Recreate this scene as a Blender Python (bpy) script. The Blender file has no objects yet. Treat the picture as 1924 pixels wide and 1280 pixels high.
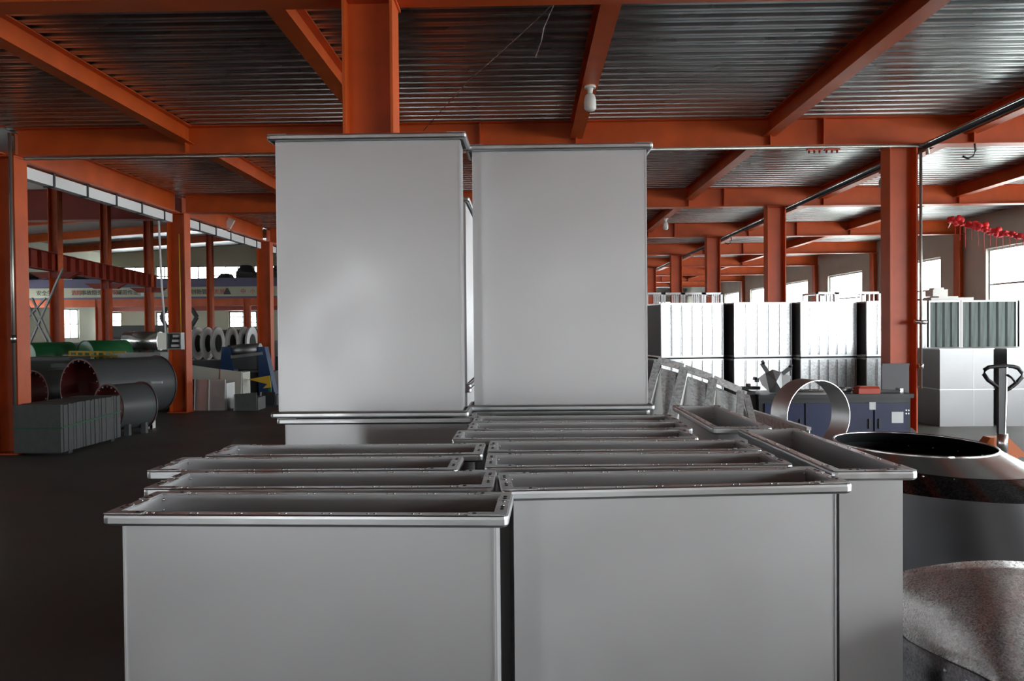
import bpy, math, random
from mathutils import Vector, Matrix
random.seed(7)
S = bpy.context.scene
COL = S.collection
PI = math.pi
# ------------------------------------------------------------------ camera
F = 1450.0; CW, CH = 1924.0, 1280.0; CZ = 1.69
yaw = math.atan(28.2/F); pit = -math.atan(22.8/F); roll = math.radians(-0.5)
RC = Matrix.Rotation(yaw, 3, 'Z') @ Matrix.Rotation(PI/2 + pit, 3, 'X') @ Matrix.Rotation(roll, 3, 'Z')
cd = bpy.data.cameras.new('camera'); cam = bpy.data.objects.new('camera', cd); COL.objects.link(cam)
cd.sensor_width = 36.0; cd.lens = 36.0*F/CW; cd.clip_start = 0.05; cd.clip_end = 400
cam.matrix_world = Matrix.Translation((0, 0, CZ)) @ RC.to_4x4()
S.camera = cam
def ray(px, py):
    return RC @ Vector(((px-CW/2)/F, (CH/2-py)/F, -1.0))
def at(px, py, Y):
    d = ray(px, py); t = Y/d.y
    return Vector((d.x*t, Y, CZ + d.z*t))
def onz(px, py, z):
    d = ray(px, py); t = (z-CZ)/d.z
    return Vector((d.x*t, d.y*t, z))
# ------------------------------------------------------------------ world and light
S.view_settings.view_transform = 'Standard'; S.view_settings.look = 'None'
S.view_settings.gamma = 1.0; S.view_settings.use_curve_mapping = False
S.view_settings.exposure = 0.25
W = bpy.data.worlds.new('overcast_sky'); S.world = W; W.use_nodes = True
bg = W.node_tree.nodes['Background']; bg.inputs[0].default_value = (0.93, 0.97, 1.0, 1); bg.inputs[1].default_value = 18.0
S.cycles.max_bounces = 8; S.cycles.diffuse_bounces = 4; S.cycles.glossy_bounces = 4
S.cycles.transmission_bounces = 4; S.cycles.transparent_max_bounces = 12
S.cycles.caustics_reflective = False; S.cycles.caustics_refractive = False
S.cycles.sample_clamp_indirect = 6.0
S.cycles.use_denoising = True
def portal(x, y, z, sx, sz, rot):
    l = bpy.data.lights.new('daylight_portal', 'AREA'); l.shape = 'RECTANGLE'; l.size = sx; l.size_y = sz
    l.cycles.is_portal = True
    o = bpy.data.objects.new('daylight_portal', l); COL.objects.link(o)
    o.matrix_world = Matrix.Translation((x, y, z)) @ rot.to_4x4()
def toward(v):           # rotation whose -Z looks along v
    return Vector(v).to_track_quat('-Z', 'Y').to_matrix()

# ------------------------------------------------------------------ mesh helper
class MB:
    def __init__(s): s.v = []; s.f = []; s.mi = []; s.sm = []; s.M = Matrix.Identity(4)
    def pts(s, ps):
        b = len(s.v); s.v += [tuple(s.M @ Vector(p)) for p in ps]; return b
    def face(s, idx, m=0, sm=False): s.f.append(tuple(idx)); s.mi.append(m); s.sm.append(sm)
    def quad(s, a, b, c, d, m=0):
        i = s.pts([a, b, c, d]); s.face((i, i+1, i+2, i+3), m); return s
    def box(s, x0, x1, y0, y1, z0, z1, m=0):
        i = s.pts([(x0,y0,z0),(x1,y0,z0),(x1,y1,z0),(x0,y1,z0),(x0,y0,z1),(x1,y0,z1),(x1,y1,z1),(x0,y1,z1)])
        for q in ((0,3,2,1),(4,5,6,7),(0,1,5,4),(1,2,6,5),(2,3,7,6),(3,0,4,7)): s.face([i+k for k in q], m)
        return s
    def hexa(s, p, m=0):   # 8 points, bottom 4 then top 4
        i = s.pts(p)
        for q in ((0,3,2,1),(4,5,6,7),(0,1,5,4),(1,2,6,5),(2,3,7,6),(3,0,4,7)): s.face([i+k for k in q], m)
        return s
    def bar(s, p, q, w, h=None, m=0, up=(0,0,1)):
        h = h or w; p = Vector(p); q = Vector(q); d = (q-p).normalized(); u = Vector(up)
        if abs(d.dot(u)) > .98: u = Vector((0,1,0))
        a = d.cross(u).normalized(); b = a.cross(d).normalized()
        P = []
        for c in (p, q):
            P += [c-a*w/2-b*h/2, c+a*w/2-b*h/2, c+a*w/2+b*h/2, c-a*w/2+b*h/2]
        return s.hexa(P, m)
    def rings(s, rs, m=0, close=True, sm=True, cap0=False, cap1=False):
        n = len(rs[0]); b = [s.pts(r) for r in rs]
        for k in range(len(rs)-1):
            for j in range(n if close else n-1):
                j2 = (j+1) % n
                s.face((b[k]+j, b[k]+j2, b[k+1]+j2, b[k+1]+j), m, sm)
        if cap0: s.face([b[0]+j for j in range(n)][::-1], m)
        if cap1: s.face([b[-1]+j for j in range(n)], m)
        return s
    def circ(s, c, n, r, seg=16, r2=None, ph=0):
        c = Vector(c); n = Vector(n).normalized(); u = Vector((0,0,1)) if abs(n.z) < .9 else Vector((1,0,0))
        a = u.cross(n).normalized(); b = n.cross(a); r2 = r2 or r
        return [c + a*math.cos(2*PI*k/seg+ph)*r + b*math.sin(2*PI*k/seg+ph)*r2 for k in range(seg)]
    def cyl(s, p, q, r, seg=16, r2=None, m=0, cap=True):
        p = Vector(p); q = Vector(q); n = q-p
        return s.rings([s.circ(p, n, r, seg), s.circ(q, n, r if r2 is None else r2, seg)], m, cap0=cap, cap1=cap)
    def pipe(s, p, q, r, t, seg=32, r2=None, m=0, mi=None, mr=None):   # thin walled open tube; mi inner material, mr rim
        p = Vector(p); q = Vector(q); n = q-p; r2 = r if r2 is None else r2
        s.rings([s.circ(p, n, r, seg), s.circ(q, n, r2, seg)], m)
        s.rings([s.circ(q, n, r2-t, seg), s.circ(p, n, r-t, seg)], m if mi is None else mi)
        s.rings([s.circ(p, n, r-t, seg), s.circ(p, n, r, seg)], m if mr is None else mr, sm=False)
        s.rings([s.circ(q, n, r2, seg), s.circ(q, n, r2-t, seg)], m if mr is None else mr, sm=False)
        return s
    def tube(s, path, r, seg=8, m=0):
        path = [Vector(p) for p in path]; rs = []
        for i, p in enumerate(path):
            d = (path[min(i+1, len(path)-1)] - path[max(i-1, 0)])
            rs.append(s.circ(p, d, r, seg))
        return s.rings(rs, m, cap0=True, cap1=True)
    def ball(s, c, r, seg=10, rz=None, m=0):
        rz = rz or r; c = Vector(c); rs = []
        for k in range(1, seg//2+1):
            a = PI*k/(seg//2+1)
            rs.append([c+Vector((r*math.sin(a)*math.cos(2*PI*j/seg), r*math.sin(a)*math.sin(2*PI*j/seg), -rz*math.cos(a))) for j in range(seg)])
        return s.rings(rs, m, cap0=True, cap1=True)
    def build(s, name, mats, parent=None, loc=None, rz=0):
        me = bpy.data.meshes.new(name); me.from_pydata([tuple(v) for v in s.v], [], s.f)
        mats = mats if isinstance(mats, (list, tuple)) else [mats]
        for m in mats: me.materials.append(m)
        me.polygons.foreach_set('material_index', s.mi); me.polygons.foreach_set('use_smooth', s.sm)
        me.update()
        return link(name, me, parent, loc, rz)
def link(name, me, parent=None, loc=None, rz=0):
    o = bpy.data.objects.new(name, me); COL.objects.link(o)
    if parent is not None: o.parent = parent
    if loc is not None: o.location = loc
    if rz: o.rotation_euler.z = rz
    return o
def tag(o, label=None, cat=None, group=None, kind=None):
    if label: o['label'] = label
    if cat: o['category'] = cat
    if group: o['group'] = group
    if kind: o['kind'] = kind
    return o
def thing(name, label, cat, loc=(0,0,0), rz=0, group=None):
    o = bpy.data.objects.new(name, None); o.empty_display_size = .1; COL.objects.link(o)
    o.location = loc; o.rotation_euler.z = rz
    return tag(o, label, cat, group)
def copy_tree(o, parent=None):
    c = o.copy(); COL.objects.link(c); c.parent = parent
    for ch in list(o.children): copy_tree(ch, c)
    return c
ORD = ['first','second','third','fourth','fifth','sixth','seventh','eighth','ninth','tenth','eleventh','twelfth']

# ------------------------------------------------------------------ materials
def mat(name, col, rough=.5, metal=0.0, var=0.0, vscale=4.0, bump=0.0, bscale=30.0, rvar=0.0, stretch=(1,1,1), col2=None, spec=None, aniso=0):
    m = bpy.data.materials.new(name); m.use_nodes = True; nt = m.node_tree; N = nt.nodes; L = nt.links
    p = N['Principled BSDF']; p.inputs['Base Color'].default_value = (*col, 1); p.inputs['Roughness'].default_value = rough
    p.inputs['Metallic'].default_value = metal
    if spec is not None: p.inputs['Specular IOR Level'].default_value = spec
    if var or bump or rvar or col2:
        tc = N.new('ShaderNodeTexCoord'); mp = N.new('ShaderNodeMapping'); mp.inputs['Scale'].default_value = stretch
        L.new(tc.outputs['Object'], mp.inputs['Vector'])
        no = N.new('ShaderNodeTexNoise'); no.inputs['Scale'].default_value = vscale; no.inputs['Detail'].default_value = 4
        L.new(mp.outputs[0], no.inputs['Vector'])
        if var or col2:
            cr = N.new('ShaderNodeValToRGB'); c2 = col2 or tuple(c*(1-var) for c in col)
            cr.color_ramp.elements[0].position = .3; cr.color_ramp.elements[1].position = .7
            cr.color_ramp.elements[0].color = (*c2, 1); cr.color_ramp.elements[1].color = (*col, 1)
            L.new(no.outputs[0], cr.inputs[0]); L.new(cr.outputs[0], p.inputs['Base Color'])
        if rvar:
            mr = N.new('ShaderNodeMapRange'); mr.inputs['To Min'].default_value = rough-rvar; mr.inputs['To Max'].default_value = rough+rvar
            mr.inputs['From Min'].default_value = .3; mr.inputs['From Max'].default_value = .7
            L.new(no.outputs[0], mr.inputs[0]); L.new(mr.outputs[0], p.inputs['Roughness'])
        if bump:
            n2 = N.new('ShaderNodeTexNoise'); n2.inputs['Scale'].default_value = bscale; n2.inputs['Detail'].default_value = 2
            L.new(mp.outputs[0], n2.inputs['Vector'])
            b = N.new('ShaderNodeBump'); b.inputs['Strength'].default_value = bump; b.inputs['Distance'].default_value = .01
            L.new(n2.outputs[0], b.inputs['Height']); L.new(b.outputs[0], p.inputs['Normal'])
    return m
def spangle(name, c1, c2, rough, scale=60, rv=.12, metal=1.0, wob=.12):
    m = bpy.data.materials.new(name); m.use_nodes = True; nt = m.node_tree; N = nt.nodes; L = nt.links
    p = N['Principled BSDF']; p.inputs['Metallic'].default_value = metal
    tc = N.new('ShaderNodeTexCoord'); vo = N.new('ShaderNodeTexVoronoi'); vo.inputs['Scale'].default_value = scale
    L.new(tc.outputs['Object'], vo.inputs['Vector'])
    sp = N.new('ShaderNodeSeparateColor'); L.new(vo.outputs['Color'], sp.inputs[0])
    no = N.new('ShaderNodeTexNoise'); no.inputs['Scale'].default_value = 2.5; L.new(tc.outputs['Object'], no.inputs['Vector'])
    mul = N.new('ShaderNodeMath'); mul.operation = 'MULTIPLY'; L.new(sp.outputs[0], mul.inputs[0]); L.new(no.outputs[0], mul.inputs[1])
    cr = N.new('ShaderNodeValToRGB'); cr.color_ramp.elements[0].color = (*c1, 1); cr.color_ramp.elements[1].color = (*c2, 1)
    cr.color_ramp.elements[0].position = .08; cr.color_ramp.elements[1].position = .42
    L.new(mul.outputs[0], cr.inputs[0]); L.new(cr.outputs[0], p.inputs['Base Color'])
    mr = N.new('ShaderNodeMapRange'); mr.inputs['To Min'].default_value = rough-rv; mr.inputs['To Max'].default_value = rough+rv
    L.new(sp.outputs[1], mr.inputs[0]); L.new(mr.outputs[0], p.inputs['Roughness'])
    b = N.new('ShaderNodeBump'); b.inputs['Strength'].default_value = wob; b.inputs['Distance'].default_value = .02
    n3 = N.new('ShaderNodeTexNoise'); n3.inputs['Scale'].default_value = 3; L.new(tc.outputs['Object'], n3.inputs['Vector'])
    L.new(n3.outputs[0], b.inputs['Height']); L.new(b.outputs[0], p.inputs['Normal'])
    return m
M = {}
M['orange'] = mat('orange_paint', (.66,.105,.016), .42, var=.25, vscale=2.5)
M['red'] = mat('crane_red_paint', (.30,.03,.014), .5, var=.2, vscale=1)
M['satin'] = mat('satin_steel_sheet', (.72,.72,.73), .42, .78, var=.07, vscale=2.2, bump=.7, bscale=1.3, rvar=.05)
M['flange'] = mat('zinc_flange', (.74,.76,.77), .36, 1.0, var=.08, vscale=14, bump=.05, bscale=18, rvar=.08, stretch=(.3,1,1))
M['plate'] = mat('zinc_corner_plate', (.66,.67,.68), .38, 1.0, var=.15, vscale=60, bump=.15, bscale=90)
M['dark'] = mat('dark_hole', (.02,.02,.02), .6)
M['deck'] = mat('galvanised_deck', (.50,.53,.54), .27, .95, var=.25, vscale=1.2, rvar=.05, bump=.05, bscale=6, stretch=(.25,3,1))
M['slab'] = mat('concrete_slab', (.25,.25,.24), .9)
M['floor'] = mat('dark_worn_concrete', (.125,.122,.110), .55, col2=(.070,.068,.062), vscale=.7, rvar=.12, bump=.15, bscale=9)
M['yard'] = mat('pale_yard_concrete', (.55,.54,.50), .9, var=.1)  # ground outside, made pale to bounce light indoors
M['wall'] = mat('cream_plaster_wall', (.66,.63,.54), .85, var=.16, vscale=.9)
M['wallfar'] = mat('pale_green_plaster', (.46,.46,.36), .85, var=.12, vscale=.5)
M['frame'] = mat('dark_window_frame', (.06,.065,.07), .45)
M['alu'] = mat('pale_aluminium', (.55,.62,.70), .35, .6)
M['galv'] = spangle('spangled_zinc', (.60,.61,.62), (.86,.87,.87), .34, 45, .06)
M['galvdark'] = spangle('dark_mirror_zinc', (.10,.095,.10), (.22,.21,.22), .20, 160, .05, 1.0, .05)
M['coil'] = mat('bright_coil_edge', (.85,.86,.86), .3, .3)
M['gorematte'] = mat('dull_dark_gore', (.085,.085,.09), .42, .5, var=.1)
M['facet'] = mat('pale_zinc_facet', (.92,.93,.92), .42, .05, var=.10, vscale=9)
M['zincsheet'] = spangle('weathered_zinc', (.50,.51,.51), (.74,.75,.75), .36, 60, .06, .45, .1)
M['boxsheet'] = mat('plain_box_steel', (.30,.295,.30), .40, 1.0, var=.1, vscale=1.5)
M['platedark'] = mat('dark_cover_and_box_shade', (.09,.09,.095), .5, .2)  # cover plate paint, also the painted shade on ribbed box sides
M['gore'] = spangle('elbow_sheet', (.46,.44,.43), (.92,.91,.90), .30, 230, .10, .5, .8)
M['dull'] = mat('dull_grey_sheet', (.36,.36,.36), .45, .9, var=.15, vscale=3)
M['greygreen'] = mat('grey_green_shaded_sheet', (.06,.075,.069), .38, .5, var=.6, vscale=3, stretch=(6,6,.4))  # base colour darkened to carry the shade on these box faces
M['navy'] = mat('navy_blue_paint', (.012,.022,.085), .45, var=.15)
M['blueframe'] = mat('machine_blue_paint', (.02,.06,.16), .45)
M['char'] = mat('charcoal_paint', (.03,.033,.036), .4)
M['black'] = mat('black_rubber', (.012,.012,.013), .5)
M['white'] = mat('white_plastic', (.78,.77,.73), .4)
M['tray'] = mat('white_painted_tray', (.90,.91,.91), .45)
M['pipe'] = mat('zinc_conduit', (.45,.44,.40), .35, .8)
M['paper'] = mat('white_paper', (.80,.84,.86), .6)
M['redplastic'] = mat('red_tool_box', (.62,.09,.05), .4)
M['jackorange'] = mat('jack_orange_paint', (.62,.15,.03), .4)
M['green'] = mat('green_wrap', (.02,.16,.05), .35)
M['yellow'] = mat('yellow_paint', (.60,.36,.02), .45)
M['fangrey'] = mat('fan_housing_grey', (.085,.09,.092), .42)
M['fanred'] = mat('red_oxide_lining', (.14,.012,.010), .55)
M['platestack'] = mat('dull_stacked_plate', (.105,.11,.11), .5, .2, var=.2, vscale=12)
M['strap'] = mat('green_strap', (.02,.12,.05), .5)
M['garland'] = mat('red_paper', (.85,.04,.05), .6)
M['purple'] = mat('slab_edge_blue', (.13,.12,.20), .6)
M['banner'] = mat('cream_banner', (.50,.50,.38), .7)
M['textred'] = mat('red_lettering', (.55,.05,.04), .6)
M['textdark'] = mat('dark_lettering', (.05,.05,.04), .6)
M['sheet'] = mat('pale_coated_sheet', (.62,.63,.56), .4, .3)
M['steel'] = mat('bright_steel', (.75,.76,.76), .25, 1.0)
M['oliveplant'] = mat('dark_stored_goods', (.04,.045,.04), .7)
# window glass: thin pane, mostly clear
g = bpy.data.materials.new('window_glass'); g.use_nodes = True; nt = g.node_tree; nt.nodes.clear()
o_ = nt.nodes.new('ShaderNodeOutputMaterial'); mx = nt.nodes.new('ShaderNodeMixShader'); tr = nt.nodes.new('ShaderNodeBsdfTransparent'); gl = nt.nodes.new('ShaderNodeBsdfGlossy')
tr.inputs[0].default_value = (.93,.96,.95,1); gl.inputs['Roughness'].default_value = .05; mx.inputs[0].default_value = .07
nt.links.new(tr.outputs[0], mx.inputs[1]); nt.links.new(gl.outputs[0], mx.inputs[2]); nt.links.new(mx.outputs[0], o_.inputs[0])
M['glass'] = g

# ------------------------------------------------------------------ dimensions of the building
ZB = CZ + 2.45       # underside of cross beams
ZT = CZ + 2.84       # underside of deck
ZJ = CZ + 2.60       # underside of joists
ROW = [-9.3, -4.2, .75, 5.79, 10.7, 16.0, 21.3, 26.5, 31.8, 37.1, 42.4, 47.7]   # column rows along y (index 3 = nearest in view)
XL, XC, XR, XW = -7.25, -1.15, 5.11, 11.65
XWALL = 11.9; YB = -13.0; YE = 58.0; XHALL = -34.0; ZH = 9.0

# floor
b = MB(); b.box(XHALL-.2, XWALL+.2, YB-.2, YE+6, -.15, 0); b.build('floor', M['floor'])['kind'] = 'structure'

# ceiling deck: slab above, ribbed sheets below
slab = MB().box(XL-.3, XWALL+.2, YB-.2, YE, ZT+.12, ZT+.3).build('ceiling', M['slab']); slab['kind'] = 'structure'
def deck_mesh(wx, ly):
    b = MB(); pit_ = .2; n = int(round(ly/pit_)); pit_ = ly/n; prof = []
    for k in range(n):
        y = k*pit_
        prof += [(y, .0), (y+.045, .0), (y+.055, .012), (y+.065, .0), (y+.11, 0), (y+.125, .065), (y+.145, .05), (y+.15, .065), (y+.185, .065)]
    prof.append((ly, 0))
    prof = [(y*1.0, z) for y, z in prof]
    A = [(0, y, z) for y, z in prof]; B = [(wx, y, z) for y, z in prof]
    i = b.pts(A); j = b.pts(B); n = len(prof)
    for k in range(n-1): b.face((i+k, j+k, j+k+1, i+k+1))
    return b
JX = [XL, -4.69, -2.02, .70, 3.34, 6.08, 8.82, XWALL]
cache = {}
rows_y = [YB] + ROW + [YE]
for r in range(len(rows_y)-1):
    y0, y1 = rows_y[r], rows_y[r+1]
    for c in range(len(JX)-1):
        key = (round(y1-y0, 2), round(JX[c+1]-JX[c], 2))
        if key not in cache:
            o = deck_mesh(JX[c+1]-JX[c], y1-y0).build('deck_panel', M['deck'], slab, (JX[c], y0, ZT)); cache[key] = o.data
        else: link('deck_panel', cache[key], slab, (JX[c], y0, ZT))

# I beams, columns
def ibeam_mb(L, h, w, t=.014, axis='x', stiff=()):
    b = MB()
    def bx(a0, a1, c0, c1, z0, z1):
        b.box(a0, a1, c0, c1, z0, z1) if axis == 'x' else b.box(c0, c1, a0, a1, z0, z1)
    bx(0, L, -w/2, w/2, 0, t); bx(0, L, -w/2, w/2, h-t, h); bx(0, L, -t/2, t/2, t, h-t)
    return b
xs_beam = (XL, XWALL)
names_row = {3: 'orange cross beam overhead, the nearest one, meeting the head of the tall centre column',
             4: 'long orange cross beam just behind the two tall upright ducts, with conduit under it',
             5: 'orange cross beam, second behind the tall ducts, over the column behind the blue cabinet',
             6: 'orange cross beam, third behind the tall ducts', 7: 'orange cross beam, fourth behind the tall ducts'}
for r, y in enumerate(ROW):
    if r < 2: pass
    t = thing('cross_beam', names_row.get(r, 'small distant orange cross beam in the receding rows'), 'beam', (XL+.16, y, ZB), group=None if r in names_row else 'distant cross beams')
    Lb = XWALL-XL-.16
    ibeam_mb(Lb, ZT-ZB-.002, .22).build('beam_section', M['orange'], t)
    if r >= 2:
        sme = MB().box(-.008, .008, -.10, .10, .014, ZT-ZB-.02)
        so = None
        for x in JX[1:-1] + [JX[4]+.72, JX[5]+1.3, JX[2]+1.4]:
            if so is None: so = sme.build('stiffener', M['orange'], t, (x-XL-.16, 0, 0))
            else: link('stiffener', so.data, t, (x-XL-.16, 0, 0))
bay_word = {2: 'in the bay overhead', 3: 'between the nearest two cross beams', 4: 'just behind the tall ducts', 5: 'second bay behind tall ducts'}
for c, x in enumerate(JX[1:-1]):
    me = {}
    for r in range(0, len(ROW)-1):
        y0, y1 = ROW[r]+.008, ROW[r+1]-.008; L_ = round(y1-y0, 3)
        near = 2 <= r <= 5
        lab = f"orange ceiling joist, {ORD[c]} from the cable tray side, {bay_word[r]}" if near else 'small orange ceiling joist in the distant bays'
        if L_ not in me:
            o = ibeam_mb(L_, ZT-ZJ-.002, .17, .012, 'y').build('ceiling_joist', M['orange'], None, (x, y0, ZJ)); me[L_] = o.data
        else: o = link('ceiling_joist', me[L_], None, (x, y0, ZJ))
        tag(o, lab, 'beam', None if near else 'distant joists')
def column_mb(h, w=.37, d=.28, t=.02):
    b = MB(); b.box(-w/2, -w/2+t, -d/2, d/2, 0, h); b.box(w/2-t, w/2, -d/2, d/2, 0, h); b.box(-w/2+t, w/2-t, -.008, .008, 0, h)
    return b
col_me = None
labC = {('C',3): 'tall orange steel column rising behind the taller upright duct', ('L',4): 'orange column at the picture edge beside the stack of dark plates',
        ('L',5): 'orange column carrying the open electrical box', ('L',6): 'orange column behind the blue decoiler, next to the taller upright duct',
        ('R',4): 'orange column with conduit, standing behind the blue cabinet', ('R',5): 'orange column, second in the row behind the galvanised boxes',
        ('R',6): 'orange column, third in the row behind the galvanised boxes', ('W',6): 'orange wall column where the red garland hangs',
        ('W',7): 'orange wall column between the second and third bright windows'}
for key, x in (('L', XL), ('C', XC), ('R', XR), ('W', XWALL)):
    for r, y in enumerate(ROW):
        if r < 3 and key in 'C': continue
        if key == 'C' and r in (4,): pass
        t = thing('steel_column', labC.get((key, r), 'slim distant orange column in the receding rows'), 'column', (x, y, 0), group=None if (key, r) in labC else 'distant columns')
        if col_me is None:
            o = column_mb(ZB).build('column_shaft', M['orange'], t); col_me = o.data
            p = MB().box(-.20, .20, -.20, .20, 0, .02).build('base_plate', M['orange'], t); bp = p.data
            p = MB().box(-.2, .2, -.16, .16, ZB-.016, ZB).build('cap_plate', M['orange'], t); cp = p.data
        else:
            link('column_shaft', col_me, t); link('base_plate', bp, t); link('cap_plate', cp, t)

# edge girder along the tall hall side, with the white tray strapped below
for r in range(2, 8):
    y0, y1 = ROW[r]+.16, ROW[r+1]-.16
    o = ibeam_mb(y1-y0, ZT-ZB, .2, .014, 'y').build('edge_girder', M['orange'], None, (XL, y0, ZB))
    tag(o, 'orange girder above the white tray, ' + {4: 'up to the electrical box column', 5: 'from the electrical box column onward'}.get(r, 'in a span hidden or far away'), 'beam', None if r in (4,5) else 'far edge girders')
for r in (4, 5, 6):
    y0, y1 = ROW[r]+.2, ROW[r+1]-.2
    t = thing('cable_tray', 'long white cable tray strapped under the edge girder, ' + {4: 'nearest span', 5: 'middle span with the small floodlight', 6: 'farthest span'}[r], 'cable tray', (XL-.1, y0, ZB))
    MB().box(-.07, .07, 0, y1-y0, -.20, -.03).build('tray_body', M['tray'], t)
    n = 5; so = None
    for k in range(1, n+1):
        yy = (y1-y0)*k/(n+.4)
        if so is None: so = MB().box(-.085, .085, -.02, .02, -.215, 0).build('tray_strap', M['char'], t, (0, yy, 0))
        else: link('tray_strap', so.data, t, (0, yy, 0))

# ------------------------------------------------------------------ walls with windows
def wall_x(name, x, y0, y1, z1, opens, m, th=.22, sgn=1):      # wall in plane x, openings (ya,yb,za,zb) sorted
    b = MB(); xa, xb = (x, x+th) if sgn > 0 else (x-th, x); cur = y0
    for ya, yb, za, zb in opens:
        b.box(xa, xb, cur, ya, 0, z1); 
        if za > 0: b.box(xa, xb, ya, yb, 0, za)
        b.box(xa, xb, ya, yb, zb, z1); cur = yb
    b.box(xa, xb, cur, y1, 0, z1)
    o = b.build(name, m); o['kind'] = 'structure'; return o
wn = [0]
def window(p, ux, w, h, nx, ny, fm, fw=.045, transom=None, port=None):
    """window frame with panes. p lower corner, ux direction along the wall"""
    wn[0] += 1; root = thing('window_%d' % wn[0], None, None, p, math.atan2(ux[1], ux[0])); root['kind'] = 'structure'
    b = MB(); d = .03
    b.box(0, w, -d, d, 0, fw); b.box(0, w, -d, d, h-fw, h); b.box(0, fw, -d, d, fw, h-fw); b.box(w-fw, w, -d, d, fw, h-fw)
    for k in range(1, nx): b.box(w*k/nx-fw*.4, w*k/nx+fw*.4, -d*.8, d*.8, fw, h-fw)
    zs = transom if transom else [h*k/ny for k in range(1, ny)]
    for z in zs: b.box(fw, w-fw, -d*.7, d*.7, z-fw*.4, z+fw*.4)
    b.build('window_frame', fm, root)
    zz = [fw*.5] + list(zs) + [h-fw*.5]
    for i in range(nx):
        for j in range(len(zz)-1):
            MB().quad((w*i/nx, 0, zz[j]), (w*(i+1)/nx, 0, zz[j]), (w*(i+1)/nx, 0, zz[j+1]), (w*i/nx, 0, zz[j+1])).build('pane', M['glass'], root)
    if port is not None:
        c = Vector(p) + Vector(ux)*w/2 + Vector((0,0,h/2))
        portal(c.x-port[0]*.15, c.y-port[1]*.15, c.z, w, h, toward(port))
    return root
ops = []
for r in range(0, len(ROW)-1):
    ya = ROW[r]+1.15; yb = ya+3.1; ops.append((ya, yb, .95, 3.64) if r != 1 else (ROW[1]+.5, ROW[2]-.4, 0, 3.9))  # unseen doorway bay beside the camera, added to light ducts and floor
wall_x('wall_right', XWALL, YB, YE, ZT+.12, ops, M['wall'])
for k, (ya, yb, za, zb) in enumerate(ops):
    if za == 0: portal(XWALL-.02, (ya+yb)/2, (za+zb)/2, yb-ya, zb-za, toward((-1, 0, 0))); continue
    window((XWALL+.11, ya, za), (0, 1, 0), yb-ya, zb-za, 2 if k < 8 else 1, 2, M['alu'], .06, [1.76], port=(-1, 0, 0) if k < 8 else None)
def wall_y(name, y, x0, x1, z1, opens, m, th=.22, z0=0):
    b = MB(); ops_ = sorted(opens); cols = sorted(set([x0, x1] + [v for o in ops_ for v in o[:2]]))
    for a, c in zip(cols[:-1], cols[1:]):
        hit = sorted([(o[2], o[3]) for o in ops_ if o[0] < (a+c)/2 < o[1]]); z = z0
        for za, zb in hit:
            if za > z: b.box(a, c, y, y+th, z, za)
            z = zb
        if z < z1: b.box(a, c, y, y+th, z, z1)
    o = b.build(name, m); o['kind'] = 'structure'; return o
# wall behind the camera: unseen doorways added to light the ducts, one window
back = [(-6.5, -5.1, 0, 2.5), (2.4, 3.3, 0, 2.4)]
wall_y('wall_back', YB-.22, XHALL, XWALL+.2, ZH+1.5, back + [(-30, -28, 1.2, 3.2)], M['wall'])
for k, (xa, xb, za, zb) in enumerate(back + [(-30, -28, 1.2, 3.2)]):
    if k <= 1:
        portal((xa+xb)/2, YB+.1, (za+zb)/2, xb-xa, zb-za, toward((0, 1, 0))); continue
    window((xa, YB-.11, za), (1, 0, 0), xb-xa, zb-za, 3, 2, M['alu'], .06, port=(0, 1, 0))
MB().box(-9, 8, YB-9, YB-.25, -.15, 0).build('trim_1', M['yard'])['kind'] = 'structure'
# end wall of the low hall with the bright doorway
wall_y('wall_end', YE, XL-.3, XWALL+.2, ZT+.12, [(13.2*0+at(1352, 560, YE).x, at(1402, 560, YE).x, 0, 4.2), (XW-3.6, XW-.7, 1, 3.6)], M['wall'])
MB().box(XWALL+.2, XWALL+14, YB-8, YE+6, -.15, -.01).build('trim_2', M['yard'])['kind'] = 'structure'
window((XW-3.6, YE+.11, 1), (1,0,0), 2.9, 2.6, 2, 2, M['alu'])
# ---- tall hall beyond the edge columns
YF = 62.0
wl = [(-30+8*k, -25.5+8*k) for k in range(0)]
fw_low, fw_up = [], []
for (xa, xb, ya, yb) in ((45, 88, 588, 637), (152, 228, 587, 637), (293, 352, 586, 613), (430, 482, 585, 616)):
    A = at(xa, yb, YF); B = at(xb, ya, YF); fw_low.append((A.x, B.x, A.z, B.z))
for (xa, xb, ya, yb) in ((44, 118, 497, 538), (122, 182, 497, 538), (215, 272, 503, 538), (292, 342, 499, 538), (349, 394, 496, 524), (400, 470, 495, 530), (476, 530, 494, 530)):
    A = at(xa, yb, YF); B = at(xb, ya, YF); fw_up.append((A.x, B.x, 5.35, 6.95))
wall_y('wall_front', YF, XHALL-12, XL+1.5, 11.5, fw_low+fw_up, M['wallfar'])
for xa, xb, za, zb in fw_low: window((xa, YF+.1, za), (1,0,0), xb-xa, zb-za, 2 if xb-xa < 2.6 else 3, 3, M['frame'], .09)
for xa, xb, za, zb in fw_up: window((xa, YF+.1, za), (1,0,0), xb-xa, zb-za, 3 if xb-xa > 2 else 2, 2, M['frame'], .09)
hw = [(-8+9*k, -5+9*k, 1.2, 3.4) for k in range(8)]
wall_x('wall_left', XHALL, YB, YF, ZH+1.5, hw, M['wallfar'], sgn=-1)
for ya, yb, za, zb in hw: window((XHALL-.1, ya, za), (0,1,0), yb-ya, zb-za, 3, 2, M['frame'], .07)
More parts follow.
